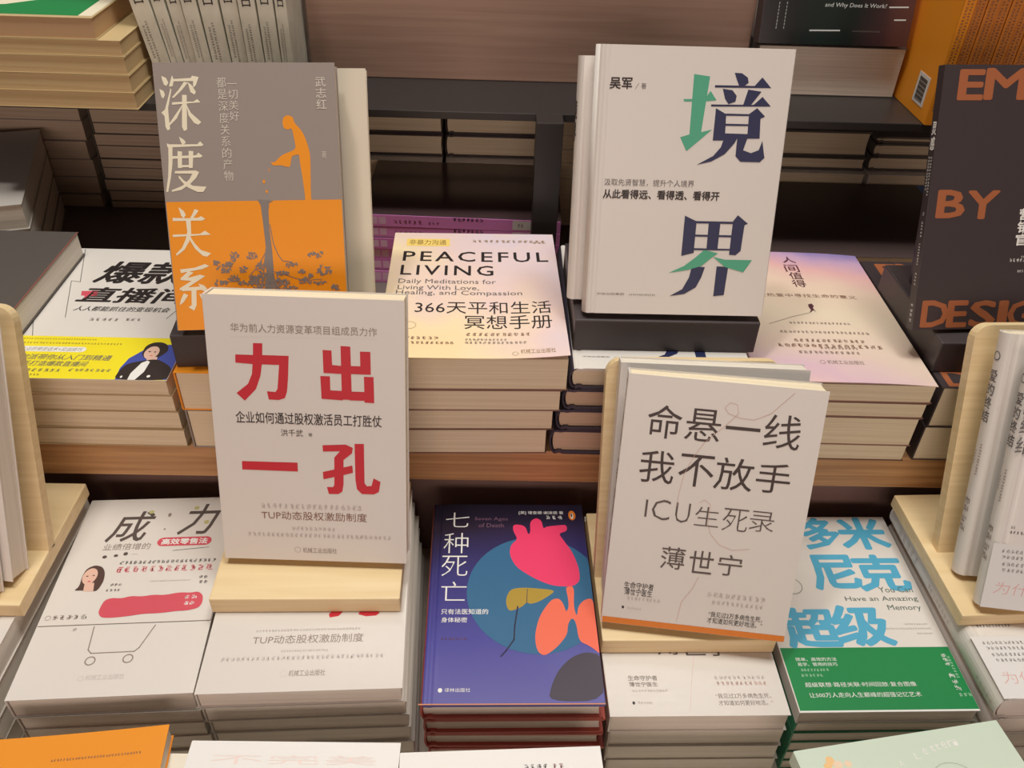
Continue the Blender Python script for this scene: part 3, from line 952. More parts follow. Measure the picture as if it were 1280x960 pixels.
  ('t','机械工业出版社',62.1,12.1,87.9,17,'taupe','r',0),
 ],
 'I2': [
  ('r',0,0,136.9,1.8,'paleorange'),
  ('t','薄',42.4,51.7,61.7,66.7,'graybrown','r',0),
  ('t','世',61.6,51,80.9,66.3,'graybrown','r',0),
  ('t','宁',81.2,50.4,99.6,64.9,'graybrown','r',0),
  ('t','生命守护者',16.6,29.3,38.8,33.7,'graybrown2','m',0),
  ('t','薄世宁医生',16.9,24.2,38.3,28.1,'graybrown2','m',0),
  ('g',18.3,19.9,45.3,21.8,'palegray'),
  ('e',18.2,10.8,1,1.3,'ink'),
  ('g',21.2,10,32,11.8,'palegray'),
  ('g',81.9,29.9,121.3,32.9,'palegray'),
  ('g',82.7,25,121.7,28,'thread'),
  ('t','“我见过2万多病危生死，',80,13.8,121.6,18,'graybrown2','r',0),
  ('t','才知道如何更好地活。”',81.2,8.2,121.8,12.3,'graybrown2','r',0),
  ('l',[(70.6,50.6),(64,26.2),(58.8,4.2)],0.2,'thread'),
 ],
 'L1': [
  ('l',[(42.4,60.4),(44.3,39.5),(47.3,36.5),(78.1,36.8),(80.9,39.9),(87.8,60)],0.8,'taupe'),
  ('o',48.6,30,3.4,0.9,'taupe'),
  ('o',75.3,30.8,3.4,0.9,'taupe'),
  ('o',46.5,15.5,1.9,0.3,'palegray'),
  ('t','机械工业出版社',49.7,13.8,77,18.2,'palegray','r',0),
 ],
 'L1b': [
  ('t','成',24.7,144.6,61.8,178.9,'graybrown','m',0.2),
  ('t','力',82,150.7,115.8,185.7,'graybrown','m',0.2),
  ('e',55.3,178,2.2,2,'olive2'),
  ('e',92.8,181.5,2.3,2.1,'olive2'),
  ('e',104.5,164.4,2.2,2.2,'olive2'),
  ('e',71.5,174,1.4,2.2,'taupe'),
  ('e',71.1,157.5,0.8,1.1,'taupe'),
  ('t','业绩倍增的',26.1,135.5,64.1,142.6,'taupe','r',0),
  ('c',68.6,138.4,113,147.9,'rose'),
  ('t','高效零售法',72.2,140,109.6,146.3,'white','b',0),
  ('l',[(83.4,133.2),(112.2,135.9)],0.5,'slate'),
  ('e',30.2,128.5,1.8,1.6,'graybrown'),
  ('e',38.9,129.5,1.7,1.4,'graybrown'),
  ('e',46.2,131.2,1.8,1.8,'graybrown'),
  ('g',50.6,130.1,55.7,131.1,'palegray'),
  ('g',44.1,120.1,121.3,123.3,'slate'),
  ('g',43.1,111.7,120.6,117.2,'rose'),
  ('g',73.2,100.9,105,102.2,'palegray'),
  ('g',110.6,103,118.9,105.8,'slate'),
  ('g',111.6,98.1,119.1,100.8,'slate'),
  ('g',43.3,98.2,52.4,100.4,'slate'),
  ('g',41.3,92.7,52.5,94.9,'slate'),
  ('P',[(16.6,94.4),(19.6,98.5),(18.5,108.9),(19.7,116.5),(25.2,120.2),(31.8,118),(35.5,112),(36.9,103.4),(35.5,96),(33.5,92.9),(21.5,94.7)],'hairb'),
  ('e',24.7,108.6,5.6,8.2,'skin'),
  ('p',[(22.8,102.1),(30.1,101.8),(31.9,93.3),(24,93.7)],'skin'),
  ('e',22.6,108.7,0.9,0.6,'hairb'),
  ('e',27.4,109.3,0.9,0.6,'hairb'),
  ('e',25.7,103.3,1.3,0.6,'rose'),
  ('P',[(42.1,78.4),(43.3,84.1),(48.3,86.2),(55.7,85.3),(62.3,87.4),(71.1,86.5),(79.4,87.9),(88.2,87.1),(99.2,89.4),(108,88.6),(113.6,89.7),(118,85.8),(119.1,78.5),(117,73.6),(109,71.4),(100.5,71.3),(89.6,69.9),(75.5,69.8),(64.8,68),(52.5,67),(45.3,67.7),(41.9,72.2)],'rose'),
  ('g',104,82.9,114.3,86.2,'white'),
  ('g',103.9,77,113.8,80.2,'white'),
  ('o',5.8,68.9,2,0.3,'taupe'),
  ('g',9,67.1,35,71,'taupe'),
  ('l',[(28.2,57.1),(30.1,58.7)],0.6,'gray'),
 ],
 'U1': [
  ('r',0,0,146.5,57.8,'yellow'),
  ('t','爆款',34.7,144.6,118.9,182.6,'ink','b',0.2),
  ('t','直播间',32,111.4,130.2,135.9,'ink','b',0.2),
  ('p',[(31.1,129.3),(45.6,130),(47.1,122.4),(39.7,120.8),(37.9,116.9),(36.8,121.4),(33.4,121.8)],'rose'),
  ('t','人人都能抓住的变现机会',35.7,97,119.4,104.6,'ink','m',0.2),
  ('g',55,82,80.9,86.2,'taupe'),
  ('g',84.9,83,100,86.7,'taupe'),
  ('l',[(5.6,205.2),(23.9,144.7),(15.2,146.5),(33.6,86.2)],0.5,'ink'),
  ('l',[(4.9,90),(17.9,57.8)],0.5,'ink'),
  ('l',[(124.3,100.2),(119.8,87.4)],0.5,'ink'),
  ('g',8,52.8,72.8,54.7,'olive'),
  ('g',12,46.8,95.7,49.1,'olive'),
  ('c',12.1,35.6,69.3,42.9,'white'),
  ('t','专业的带货话术+实战技巧',16.3,36.7,66.6,41.7,'gray','r',0.2),
  ('t','大咖派带你从入门到精通',12.3,24.6,94.3,32,'slate','m',0.2),
  ('t','手把手打造爆款直播间',12.5,16.2,78.1,23,'slate','m',0.2),
  ('g',23.3,8.7,60.6,12.6,'slate'),
  ('g',65.8,9.8,99.7,13.4,'slate'),
  ('g',35,3.5,46.1,5.9,'olive'),
  ('p',[(106.2,-1.2),(105.1,15.2),(107.7,28.5),(115.9,40.3),(128.1,48.2),(155.1,48.8),(168.6,0.8)],'royal'),
  ('P',[(115.8,35),(115.4,45.6),(119.7,51.2),(127.5,52.1),(133.9,47.4),(135.9,38.9),(132.7,33.5),(130.4,29.3),(125.6,29.1),(119.6,28.9)],'hair'),
  ('e',123.3,37,5.8,8.8,'skin'),
  ('p',[(121.9,31),(129.7,31.3),(131.7,21.1),(122.6,19.8)],'skin'),
  ('P',[(105,-1.2),(105.8,13.2),(108.9,21.3),(119.4,25.8),(130.1,28.2),(138.2,23.3),(145.7,16.5),(150,0.2)],'hair'),
  ('p',[(115.9,-0.8),(115.7,8.5),(119.8,22.7),(123.6,25.9),(126,24),(125.5,10.8),(121.7,-0.7)],'white'),
  ('e',110,3.8,0.9,1.5,'white'),
  ('e',130.9,5.1,1.4,1.6,'white'),
  ('e',121.2,38.4,1,0.8,'hair'),
  ('e',125.8,37.9,0.8,0.8,'hair'),
  ('e',124.2,32.8,1.2,0.6,'rose'),
 ],
 'Ab': [
  ('r',0,0,132.1,52.6,'offwhite2'),
  ('g',9.4,65,13.2,67.2,'slate'),
  ('g',9.3,61,36.7,63.2,'slate'),
  ('g',6.7,45.5,42.7,48.2,'gray'),
  ('g',7.7,40.7,43.7,43.4,'gray'),
  ('g',8.8,35.2,44.9,37.9,'gray'),
  ('g',9.8,30.4,45.9,33.1,'gray'),
  ('t','为什么',7.1,12,46.1,22,'pinkink','n',0.1),
  ('v','爱的终结',-0.1,121.4,12.1,180.5,'slate','r'),
 ],
 'F1': [
  ('t','不完美',15.8,181.3,125.5,187.6,'palepink','n',0),
 ],
 'F2': [
  ('g',82.7,182.4,99.4,186,'graybrown'),
  ('g',101.5,182.3,109.8,185.9,'maroon'),
 ],
 'F3': [
  ('e',21.5,187,3,3.2,'flower'),
  ('e',25.6,183.5,3.5,2.9,'flower2'),
  ('e',32.8,183.1,2.7,2.4,'flower2'),
  ('e',18.5,183.9,3,2.1,'flower'),
  ('t','L',81.2,178.9,84.8,183.5,'white','r',0),
  ('t','e',88.5,181,92.1,185.6,'white','r',0),
  ('t','t',94.9,182.3,98.5,187,'white','r',0),
  ('t','t',99.2,182.9,102.8,187.5,'white','r',0),
  ('t','e',104.1,183.4,107.8,188.1,'white','r',0),
  ('t','r',109.2,183.7,112.8,188.3,'white','r',0),
  ('t','i',113,183.7,116.7,188.4,'white','r',0),
  ('t','A',67.6,175.3,71.1,179.7,'white','r',0),
  ('o',99.7,156,17.5,0.5,'palegreen2'),
 ],
 'F0': [
  ('g',44.7,149.9,102.9,151.6,'brown'),
 ],
 'B4': [
  ('t','and Why Does It Work?',58.7,32.9,119.1,37.8,'stitch','r',0.1),
  ('l',[(121.8,35),(140.1,35.5)],1.3,'stitch'),
  ('l',[(129,23.8),(140,24.1)],1.3,'stitch'),
  ('l',[(47.8,12.6),(77.2,13.2)],1.3,'stitch'),
  ('g',89.5,12.3,117.2,13.7,'gray'),
  ('l',[(14.7,37),(14.7,35.3)],0.5,'stitch'),
  ('l',[(14.6,33.9),(14.6,32.2)],0.5,'stitch'),
  ('l',[(14.6,30.8),(14.6,29.1)],0.5,'stitch'),
  ('l',[(14.6,27.7),(14.6,26)],0.5,'stitch'),
  ('l',[(14.5,24.6),(14.5,22.9)],0.5,'stitch'),
  ('l',[(14.5,21.5),(14.5,19.8)],0.5,'stitch'),
  ('l',[(14.5,18.4),(14.5,16.6)],0.5,'stitch'),
  ('l',[(14.5,15.3),(14.4,13.5)],0.5,'stitch'),
  ('l',[(22,37.2),(22,35.5)],0.5,'stitch'),
  ('l',[(22,34.1),(22,32.4)],0.5,'stitch'),
  ('l',[(22,31),(22,29.3)],0.5,'stitch'),
  ('l',[(22,27.9),(21.9,26.2)],0.5,'stitch'),
  ('l',[(21.9,24.8),(21.9,23.1)],0.5,'stitch'),
  ('l',[(21.9,21.7),(21.9,20)],0.5,'stitch'),
  ('l',[(21.9,18.6),(21.9,16.8)],0.5,'stitch'),
  ('l',[(21.9,15.4),(21.9,13.7)],0.5,'stitch'),
 ],
}
# ================================================================== room shell
struct('floor', box_bm(-2.5, 2.5, -1.5, 1.3, -.96, -.95), M_FLOOR)
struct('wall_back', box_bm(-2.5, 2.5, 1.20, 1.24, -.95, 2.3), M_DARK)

# ================================================================== display table with its riser
tb = thing('display_table', 'wooden stepped book display table with black recess under the raised oak board', 'table', Matrix.Translation((0, 0, -.95)))
def tpart(name, x0, x1, y0, y1, z0, z1, m, bev=.001):
    o = finish(name, box_bm(x0, x1, y0, y1, z0 + .95, z1 + .95, bev), m, tb)
    return o
tpart('base_panel', -1.1, 1.1, -.02, 1.10, -.95, -0.1793, M_TABLE)
tpart('tabletop', -1.15, 1.15, -.05, .60, -0.1793, -0.1586, M_LAM)
tpart('front_ledge', -1.15, 1.15, -.05, 0.2933, -0.1586, -0.0881, M_LAM)
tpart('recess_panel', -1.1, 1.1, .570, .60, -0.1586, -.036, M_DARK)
tpart('riser_board', -1.15, 1.15, .5405, .765, -.036, 0, M_WOODT, .0015)
tpart('rear_deck', -1.15, 1.15, .766, 1.15, -.036, -.001, M_DECK)

# ================================================================== black metal bookshelf behind
sh = thing('metal_bookshelf', 'black metal bookshelf with a thin upper shelf and square posts behind the display', 'bookshelf', Matrix.Translation((0, .8, 0)))
def spart(name, x0, x1, y0, y1, z0, z1, m=M_METAL, bev=.0008):
    return finish(name, box_bm(x0, x1, y0 - .8, y1 - .8, z0, z1, bev), m, sh)
spart('upper_shelf', -1.0, 1.0, .803, 1.185, .1862, .1940)
spart('post', .0385, .0640, .7795, .8030, 0, .1940)
spart('post', -.900, -.874, .803, .829, 0, .1862)
spart('post', .860, .886, .803, .829, 0, .1862)
pn = finish('wooden_panel', box_bm(-.188, .255, .893, .906, .1942, .55, .001), M_WOODP)
pn['label'] = 'brown wood-grain panel standing upright at the back of the black shelf'
pn['category'] = 'panel'

# ================================================================== upper row of stacks
def flat(x, y, z, yaw=0.0):
    c, s = math.cos(R(yaw)), math.sin(R(yaw))
    return (x, y, z), (c, s, 0), (-s, c, 0)

M_CREAM2 = mat('dull_cream_cover', (216, 205, 186), .5)
M_LGREY = mat('light_grey_cover', (196, 188, 182), .5)
M_EDGE = mat('brown_cover_paper', (128, 92, 80), .5)
M_EDGE2 = mat('tan_cover_paper', (176, 150, 112), .5)
M_PAGE2 = mat('page_edges_tan', (206, 176, 150), .8, 'pages', (228, 200, 172))
M_SKY = art_mat('pink_dusk_sky_cover', [(0.0, (238, 200, 192)), (.12, (224, 190, 204)), (.26, (232, 208, 194)), (.5, (238, 220, 196)), (.68, (240, 212, 192)), (.8, (238, 186, 186)), (.9, (206, 170, 204)), (1.0, (132, 124, 190))], .32, 1.0, 3.9, 0.02, .30, 11, .2)
M_PEACE = art_mat('pastel_facet_cover', [(.0, (252, 214, 152)), (.35, (250, 226, 184)), (.5, (240, 212, 206)), (.65, (228, 210, 220)), (.85, (250, 212, 162))], .4, 1.5, 1.2, .22, .5, 12, 0)
M_DEATH = art_mat('violet_night_cover', [(0, (100, 98, 168)), (.3, (74, 72, 158)), (.6, (56, 54, 122)), (.84, (36, 31, 54)), (1.0, (30, 25, 38))], .3, -.6, 4.7, .06, .10, 8, .3)
M_GRADG = art_mat('pale_green_cover', [(0, (226, 230, 214)), (1, (204, 222, 204))], .4, .5, 4, 0, .4, 9)

n_ = 'under the white livestream book with a yellow band'
def mk(i, mw, W, H, T):
    if i == 0:
        paperback('dark grey paperback with a thin red line along its cover edge at the far left', mw, W, H, T, M_DGREY, M_PAGEW, art=[('r', W * 1000 - 1, 0, W * 1000, H * 1000, 'brick')], group=None)
    else:
        paperback('dark grey paperback %s in the far left pile of the riser' % ORD[i], mw, W, H, T, M_DGREY, M_PAGEW, group='dark grey paperbacks at the far left')
stack('', [.095, .0715, .048, .024, 0], mk, dx=-.0005, off=-.0125, jit=.0006, rot=.1, top_frame=(*flat(-.5375, .527, .095), .1465, .204))

def mk(i, mw, W, H, T):
    if i == 0:
        paperback('white paperback with slanted black title and a yellow band picturing a woman in a suit', mw, W, H, T, M_WHITE, M_PAGE, art=ART['U1'], back=M_EDGE2)
    else:
        paperback('cream-edged paperback %s %s' % (ORD[i], n_), mw, W, H, T, M_EDGE2, M_PAGE, group='paperbacks under the yellow-band book')
stack('U1', [.07, .0542, .037, .0185, 0], mk, dx=.0012, jit=.0006, rot=.2, seed=5)

def mk(i, mw, W, H, T):
    paperback('orange paperback %s of the pile below the upright grey and orange book' % ORD[i], mw, W, H, T, M_ORANGE if i == 0 else M_GREYC, M_PAGE, group='paperbacks below the upright grey and orange book')
stack('', [.078, .040, 0], mk, dx=.0015, rot=.2, top_frame=(*flat(-.2478, .5382, .078), .118, .2))

def curl(u, v):
    return .0045 * max(0, (u - .55) / .45) ** 2 * (1 - v) + .0012 * (1 - v) * (1 - u)
def mk(i, mw, W, H, T):
    if i == 0:
        paperback('yellow and pink paperback titled PEACEFUL LIVING lying on top of its pile', mw, W, H, T, M_PEACE, M_PAGE, art=ART['A'], back=M_EDGE, bend=curl, under=.0003)
    else:
        paperback('pinkish-edged paperback %s in the pile of the PEACEFUL LIVING book' % ORD[i], mw, W, H, T, M_EDGE, M_PAGE, group='copies below the PEACEFUL LIVING book')
stack('A', [.0990, .0685, .0475, .0265, 0], mk, dx=-.0042, jit=.0008, rot=.3, seed=9)

def mk(i, mw, W, H, T):
    if i == 0:
        hardback('white hardback lying flat under the black block with tips of a navy character showing', mw, W, H, T, M_WHITE, M_PAGE, art=ART['J'], spine=M_NAVY, back=M_NAVY)
    else:
        hardback('navy-edged hardback %s in the pile below the black block stand' % ORD[i], mw, W, H, T, M_NAVY, M_PAGE2, group='navy hardbacks below the black block stand')
fu = FRAMES['U4']
stack('U4', [.0905, .0695, .0485, .027, 0], mk, dx=-.0040, jit=.0006, rot=.2, top_frame=(Vector(fu[0]) + Vector((.0015, 0, 0)), *fu[1:]))

def arch(u, v):
    return -.004 * (2 * u - 1) ** 2 * (1 if v > 0 else 1) + .0012
def mk(i, mw, W, H, T):
    if i == 0:
        paperback('paperback with a pink and violet dusk sky cover lying on top of its pile', mw, W, H, T, M_SKY, M_PAGE, art=ART['Rn'], back=M_EDGE, bend=lambda u, v: -.0022 * max(0, (u - .6) / .4) ** 2, under=.0026)
    else:
        paperback('cream-edged paperback %s in the pile of the dusk sky book' % ORD[i], mw, W, H, T, M_EDGE, M_PAGE, group='paperbacks below the dusk sky book')
stack('Rn', [.0835, .0635, .0480, .0180, 0], mk, dx=-.0012, jit=.0008, rot=.2, seed=4)

def mk(i, mw, W, H, T):
    paperback(('black paperback with a big rust letter D lying topmost under the right-hand black stand' if i == 0 else 'black-backed paperback lowest of the pile under the right-hand black stand'), mw, W, H, T, M_BLACKC, M_PAGE, art=ART['E'] if i == 0 else None, group='black paperbacks under the right-hand black stand')
stack('U6', [.078, .037, 0], mk, dx=-.0015, rot=.2, jit=.0006)

# ================================================================== upright books of the upper row, on black block stands
def lean_of(key):
    o, ux, up, W, H = FRAMES[key]
    return Vector(o), Vector(ux), Vector(up), W, H

def block_stand(label, x, y, z, yaw, W, h=.0296):
    mw = Matrix.Translation((x, y, z)) @ Matrix.Rotation(R(yaw), 4, 'Z')
    return stand(label, mw, W, .125, h, .13, 20, .088, M_PLAST, 'block_stand', .006, .006, .01, W - .01)

block_stand('black block stand carrying the white hardback with a green and navy title', .0655, .5621, .0907, .3, .147, .0288)
block_stand('black block stand carrying the upright grey and orange book', -.2469, .5450, .0782, 4, .137, .0300)
block_stand('black block stand carrying the upright black book with rust lettering', .3600, .5585, .0782, .8, .16, .0288)

o, ux, up, W, H = lean_of('J')
hardback('white hardback with a large green and navy two-character title standing upright in front', frame_matrix(o, ux, up, .0165), W, H, .0165, M_WHITE, M_PAGEW, art=ART['J'], rs=.002)
n = ux.cross(up)
o2 = o - n * .0185 + Vector((-.0105, 0, 0))
o2.z = o.z
o2.y = o.y + .0195
hardback('second white hardback standing behind the one with the green and navy title', frame_matrix(o2, ux, up, .0165), W, H - .0135, .0165, M_WHITE, M_PAGEW, rs=.002,
         spine_art=[('w', '境界', 30, 4, 62, 13, 'ink', 'm'), ('g', 70, 6, 92, 10, 'gray')])

o, ux, up, W, H = lean_of('S')
paperback('grey and orange paperback showing a figure watering a tree, standing upright', frame_matrix(o, ux, up, .020), W, H, .020, M_GREYC, M_PAGE, art=ART['S'], back=M_GREYC)
o2, ux2, up2 = lean_frame(-.2420, .5790, .1139, 4, 24.5)
paperback('cream book standing behind the grey and orange one, its plain cover showing at the right', frame_matrix(o2, ux2, up2, .012), .148, .1790, .012, M_CREAM2, M_PAGE)

o, ux, up, W, H = lean_of('E')
paperback('black paperback with big rust letters standing upright at the right edge', frame_matrix(o, ux, up, .009), W, H, .009, M_BLACKC, M_PAGE, art=ART['E'],
          spine_art=[('w', '灵感', 40, 2, 62, 7.5, 'white', 'b'), ('g', 66, 5, 96, 7, 'white'), ('g', 66, 2, 92, 4, 'white'), ('g', 108, 3.5, 111, 5.5, 'white'), ('g', 115, 3.5, 128, 5.5, 'white'), ('g', 132, 3.5, 150, 5.5, 'white'), ('g', 155, 3.5, 166, 5.5, 'white'), ('g', 180, 3, 196, 6, 'white')])

# ================================================================== lower row of stacks
def mk(i, mw, W, H, T):
    if i == 0:
        paperback('white paperback lying %s of the pile under the left wooden stand' % ORD[i], mw, W, H, T, M_WHITE, M_PAGEG)
    else:
        paperback('grey-edged white paperback %s of the pile under the left wooden stand' % ORD[i], mw, W, H, T, M_EDGEG, M_PAGEG, group='white paperbacks under the left wooden stand')
stack('', [-0.0498, -0.0721, -0.0956, -0.1173, -0.1389, -0.1586], mk, jit=.0006, rot=.1, dx=-.001, top_frame=(*flat(-0.4879, 0.3426, -0.0498), 0.1377, 0.1955))

def mk(i, mw, W, H, T):
    if i == 0:
        r = paperback('white paperback with a woman portrait and red patches above a shopping cart drawing', mw, W, H, T, M_WHITE, M_PAGEG, art=ART['L1'])
        bm = grid_cover(W - .0006, H - 0.0625, T + .0011, .0003, None)
        for v in bm.verts:
            v.co.y += 0.0620
            v.co.x += .0003
        bmesh.ops.recalc_face_normals(bm, faces=bm.faces)
        mats = [M_WHITE]
        Printer(bm, W, H, T + .0011, mats, None, 3).run(ART['L1b'])
        me = bpy.data.meshes.new('half_jacket')
        bm.to_mesh(me)
        bm.free()
        j = link('half_jacket', me, r, mats)
        j['label'] = 'paper half jacket with red patches and a portrait'
    else:
        paperback('grey-edged paperback %s in the pile of the shopping cart book' % ORD[i], mw, W, H, T, M_EDGEG, M_PAGEG, group='paperbacks below the shopping cart book')
stack('L1', [-0.0646, -0.0853, -0.1013, -0.1205, -0.1398, -0.1586], mk, dx=.001, jit=.001, rot=.3, seed=8)

def mk(i, mw, W, H, T):
    if i == 0:
        paperback('white glossy paperback lying under the wooden stand of the red-titled book', mw, W, H, T, M_WHITEG, M_PAGEG, art=ART['L2'])
    else:
        paperback('grey-edged white paperback %s below the stand of the red-titled book' % ORD[i], mw, W, H, T, M_EDGEG, M_PAGEG, group='copies below the stand of the red-titled book')
stack('L2', [-0.0524, -0.0688, -0.0858, -0.1027, -0.1210, -0.1398, -0.1586], mk, dx=.0015, jit=.001, rot=.3, seed=2)

def mk(i, mw, W, H, T):
    if i == 0:
        hardback('dark blue hardback with a pink heart and orange lungs on its cover', mw, W, H, T, M_DEATH, M_PAGEG, art=ART['Q'], spine=M_REDB, back=M_REDB, rs=.001)
    else:
        hardback('brick-red hardback %s below the dark blue heart and lungs book' % ORD[i], mw, W, H, T, M_REDB, M_PAGEG, group='brick-red hardbacks below the heart and lungs book', rs=.001)
stack('Q', [-0.0627, -0.0815, -0.1003, -0.1191, -0.1389, -0.1586], mk, dx=.0012, jit=.0008, rot=.3, seed=6)

def mk(i, mw, W, H, T):
    if i == 0:
        paperback('white paperback lying under the wooden stand of the tilted white medical memoir', mw, W - .0045, H, T, M_WHITEG, M_PAGEG, art=ART['I2'])
    else:
        paperback('grey-edged paperback %s below the stand of the tilted white medical memoir' % ORD[i], mw, W - .0045, H, T, M_EDGEG, M_PAGEG, group='copies below the stand of the tilted white memoir')
stack('I2', [-0.0787, -0.0989, -0.1191, -0.1389, -0.1586], mk, dx=.001, jit=.0008, rot=.2, seed=12)

def mk(i, mw, W, H, T):
    if i == 0:
        paperback('white paperback with big blue brush characters and a green band', mw, W, H, T, M_WHITE, M_PAGEG, art=ART['G'], spine=M_WHITE)
    else:
        paperback('green-covered paperback %s below the blue brush lettered book' % ORD[i], mw, W, H, T, M_GREEN, M_PAGEW, group='paperbacks below the blue brush lettered book')
stack('G', [-0.0778, -0.0919, -0.1050, -0.1182, -0.1318, -0.1455, -0.1586], mk, dx=.0004, jit=.0006, rot=.2, seed=14)

SP = [('o', 18, 9, 3.2, .8, 'slate'), ('w', '爱的终结', 28, 5, 70, 13, 'slate', 'm'), ('g', 86, 11, 112, 13, 'taupe'), ('g', 92, 6, 104, 8, 'taupe'), ('g', 130, 6, 160, 12, 'taupe'), ('g', 180, 9, 200, 12, 'slate')]
def mk(i, mw, W, H, T):
    if i == 0:
        hardback('white hardback lying under the right wooden stand with faint pink script', mw, W, H, T, M_WHITE, M_PAGEG, art=ART['Ab'], rs=.004, bt=.0014, over=.001,
                 spine_art=[('g', 20, 8, 60, 15, 'palegray'), ('g', 80, 9, 120, 13, 'palegray'), ('g', 165, 9, 190, 13, 'palegray')])
    else:
        hardback('white hardback %s of the pile under the right wooden stand' % ORD[i], mw, W, H, T, M_WHITE, M_PAGEG, group='white hardbacks under the right wooden stand', rs=.004, bt=.0014, over=.001)
stack('L6', [-0.0505, -0.0750, -0.0966, -0.1173, -0.1379, -0.1586], mk, jit=.0004, rot=.05, dx=.0004, off=.0022)

# ================================================================== wooden stands of the lower row and the books on them
def at(x, y, z, yaw=0.0):
    return Matrix.Translation((x, y, z)) @ Matrix.Rotation(R(yaw), 4, 'Z')

stand('pale wooden book stand holding the white book with red characters', at(-0.2073, 0.4100, -0.0522, 1.2), 0.1424, 0.1269, 0.0155, 0.1786, 18, 0.0630, M_WOODL)
o, ux, up, W, H = lean_of('L')
paperback('white book with four big red characters standing upright on a wooden stand', frame_matrix(o, ux, up, .020), W, H, .020, M_WHITE, M_PAGE, art=ART['L'])

stand('pale wooden book stand holding the tilted white medical memoir', at(0.0893, 0.3965, -0.0785, 1.0), 0.1349, 0.1330, 0.0158, 0.1861, 19, 0.0611, M_WOODL)
o, ux, up, W, H = lean_of('I')
paperback('tilted white book with thin brown characters and an orange lower edge', frame_matrix(o, ux, up, .0155), W, H, .0155, M_WHITE, M_PAGE, art=ART['I'], wedge=.006,
          spine_art=[('g', 6, 4, 12, 12, 'slate'), ('w', '命悬一线', 30, 4, 85, 12, 'slate', 'r'), ('w', '我不放手', 90, 4, 145, 12, 'slate', 'r')])
o2, ux2, up2 = lean_frame(0.0931, 0.4362, -0.0625 + .0056, -2.2, 20.5)
paperback('second white book standing behind the tilted one on the same wooden stand', frame_matrix(o2, ux2, up2, .0160), 0.1375, 0.1913, .0160, M_WHITE, M_PAGEW)

stand('pale wooden book stand at the right edge holding two white hardbacks', at(0.3624, 0.4050, -0.0503, 2.6), 0.1645, 0.1288, 0.0120, 0.1908, 20.5, 0.0625, M_WOODL, bx0=0.0085)
def right_book(label, key, art=None):
    o, ux, up, W, H = lean_of(key)
    if key == 'Aa':
        o.y += .0065
    hardback(label, frame_matrix(o, ux, up, .0165), W, H, .0165, M_WHITE, M_PAGE, art=art, bt=.0012, over=.001, rs=.003, spine_art=SP)
right_book('white hardback in front on the right wooden stand with a pale band and pink script', 'Ab', ART['Ab'])
right_book('white hardback standing behind another one on the right wooden stand', 'Aa')

stand('pale wooden book stand at the left edge holding white books', at(-0.5071, 0.4023, -0.0496, 0), 0.1640, 0.1278, 0.0130, 0.1955, 20, 0.0526, M_WOODL)
for k, lb in ((0, 'white paperback in front on the left wooden stand, its page edges showing'), (1, 'white paperback standing behind another one on the left wooden stand')):
    fx, fy = ((-0.4982, 0.4136), (-0.4893, 0.4352))[k]
    o2, ux2, up2 = lean_frame(fx, fy, -0.0364 + .0066, -7, 20)
    paperback(lb, frame_matrix(o2, ux2, up2, .0190), 0.1377, 0.1927, .0190, M_WHITE, M_PAGEW)

# ================================================================== front row, nearest the camera
def front(key, label, m, T, page=None, bend=None, under=0.0):
    o, ux, up, W, H = FRAMES[key]
    p = Vector(o)
    p.z = -0.0881 + T
    T -= under
    paperback(label, frame_matrix(p, ux, up, T - .0002), W, H, T - .0002, m, page or M_PAGEW, art=ART.get(key), bend=bend)
front('F0', 'orange paperback lying askew at the lower left corner', M_ORANGE, 0.0235, under=.0105, bend=lambda u, v: .0045 * (u - .4) ** 2 * v)
front('F1', 'white paperback with pale pink script at the bottom edge', M_WHITEF, 0.0235)
front('F2', 'white paperback with dark red print in front of the heart and lungs book', M_WHITEF, 0.0235)
front('F3', 'pale green paperback with curved white lettering and small orange flowers', M_GRADG, 0.0235, under=.0095)
paperback('white paperback lying beside the orange one at the bottom edge', frame_matrix(*flat(-0.2477, 0.1222, -0.0881 + .0102), .0100), 0.0461, 0.1899, .0100, M_CREAM, M_PAGEW)
M_VIOLET = mat('violet_cover_paper', (120, 108, 196), .4)
paperback('violet paperback at the lower right corner', frame_matrix(*flat(0.3929, 0.1053, -0.0881 + .0092), .0090), .13, .19, .0090, M_VIOLET, M_PAGEW)

# ================================================================== behind: black and purple books on the rear deck
def side_frame(x_foot, y, z):
    """spine towards the viewer, head to the left"""
    return (x_foot, y, z), (0, 1, 0), (-1, 0, 0)
M_PUR2 = mat('mauve_spine_paper', (226, 130, 206), .35)
zs = [.080, .0665, .0535, .0405, .0275, .0140, -.001]
def mk(i, mw, W, H, T):
    bx = [('r', 3 + 9 * k, 2.5, 10 + 9 * k, T * 1000 - 2.5, 'mauve') for k in range(3)]
    sa = bx + [('g', 36, 4, 66, 8, 'maroon'), ('g', 72, 4, 84, 7, 'maroon'), ('g', 98, T * 1000 - 4, 130, T * 1000, 'ink'), ('r', 160, 2, 196, T * 1000 - 1, 'white'), ('g', 165, 5, 172, 9, 'gray'), ('g', 178, 4, 190, 7, 'gray')]
    if i == 0:
        paperback('shiny black-covered purple-spined paperback topmost behind the PEACEFUL LIVING book', mw, W, H, T, M_BLACKG, M_PAGEW, spine=M_PURPLE, spine_art=sa)
    else:
        paperback('purple-spined paperback %s in the pile behind the PEACEFUL LIVING book' % ORD[i], mw, W, H, T, M_BLACKG, M_PAGEW, spine=M_PURPLE if i % 2 else M_PUR2, spine_art=sa, group='purple-spined paperbacks behind the PEACEFUL LIVING book')
stack('', zs, mk, jit=.0008, rot=.5, top_frame=(Vector((.0700, .8060, .080)), Vector((math.sin(R(2)), math.cos(R(2)), 0)), Vector((-math.cos(R(2)), math.sin(R(2)), 0)), .137, .21))

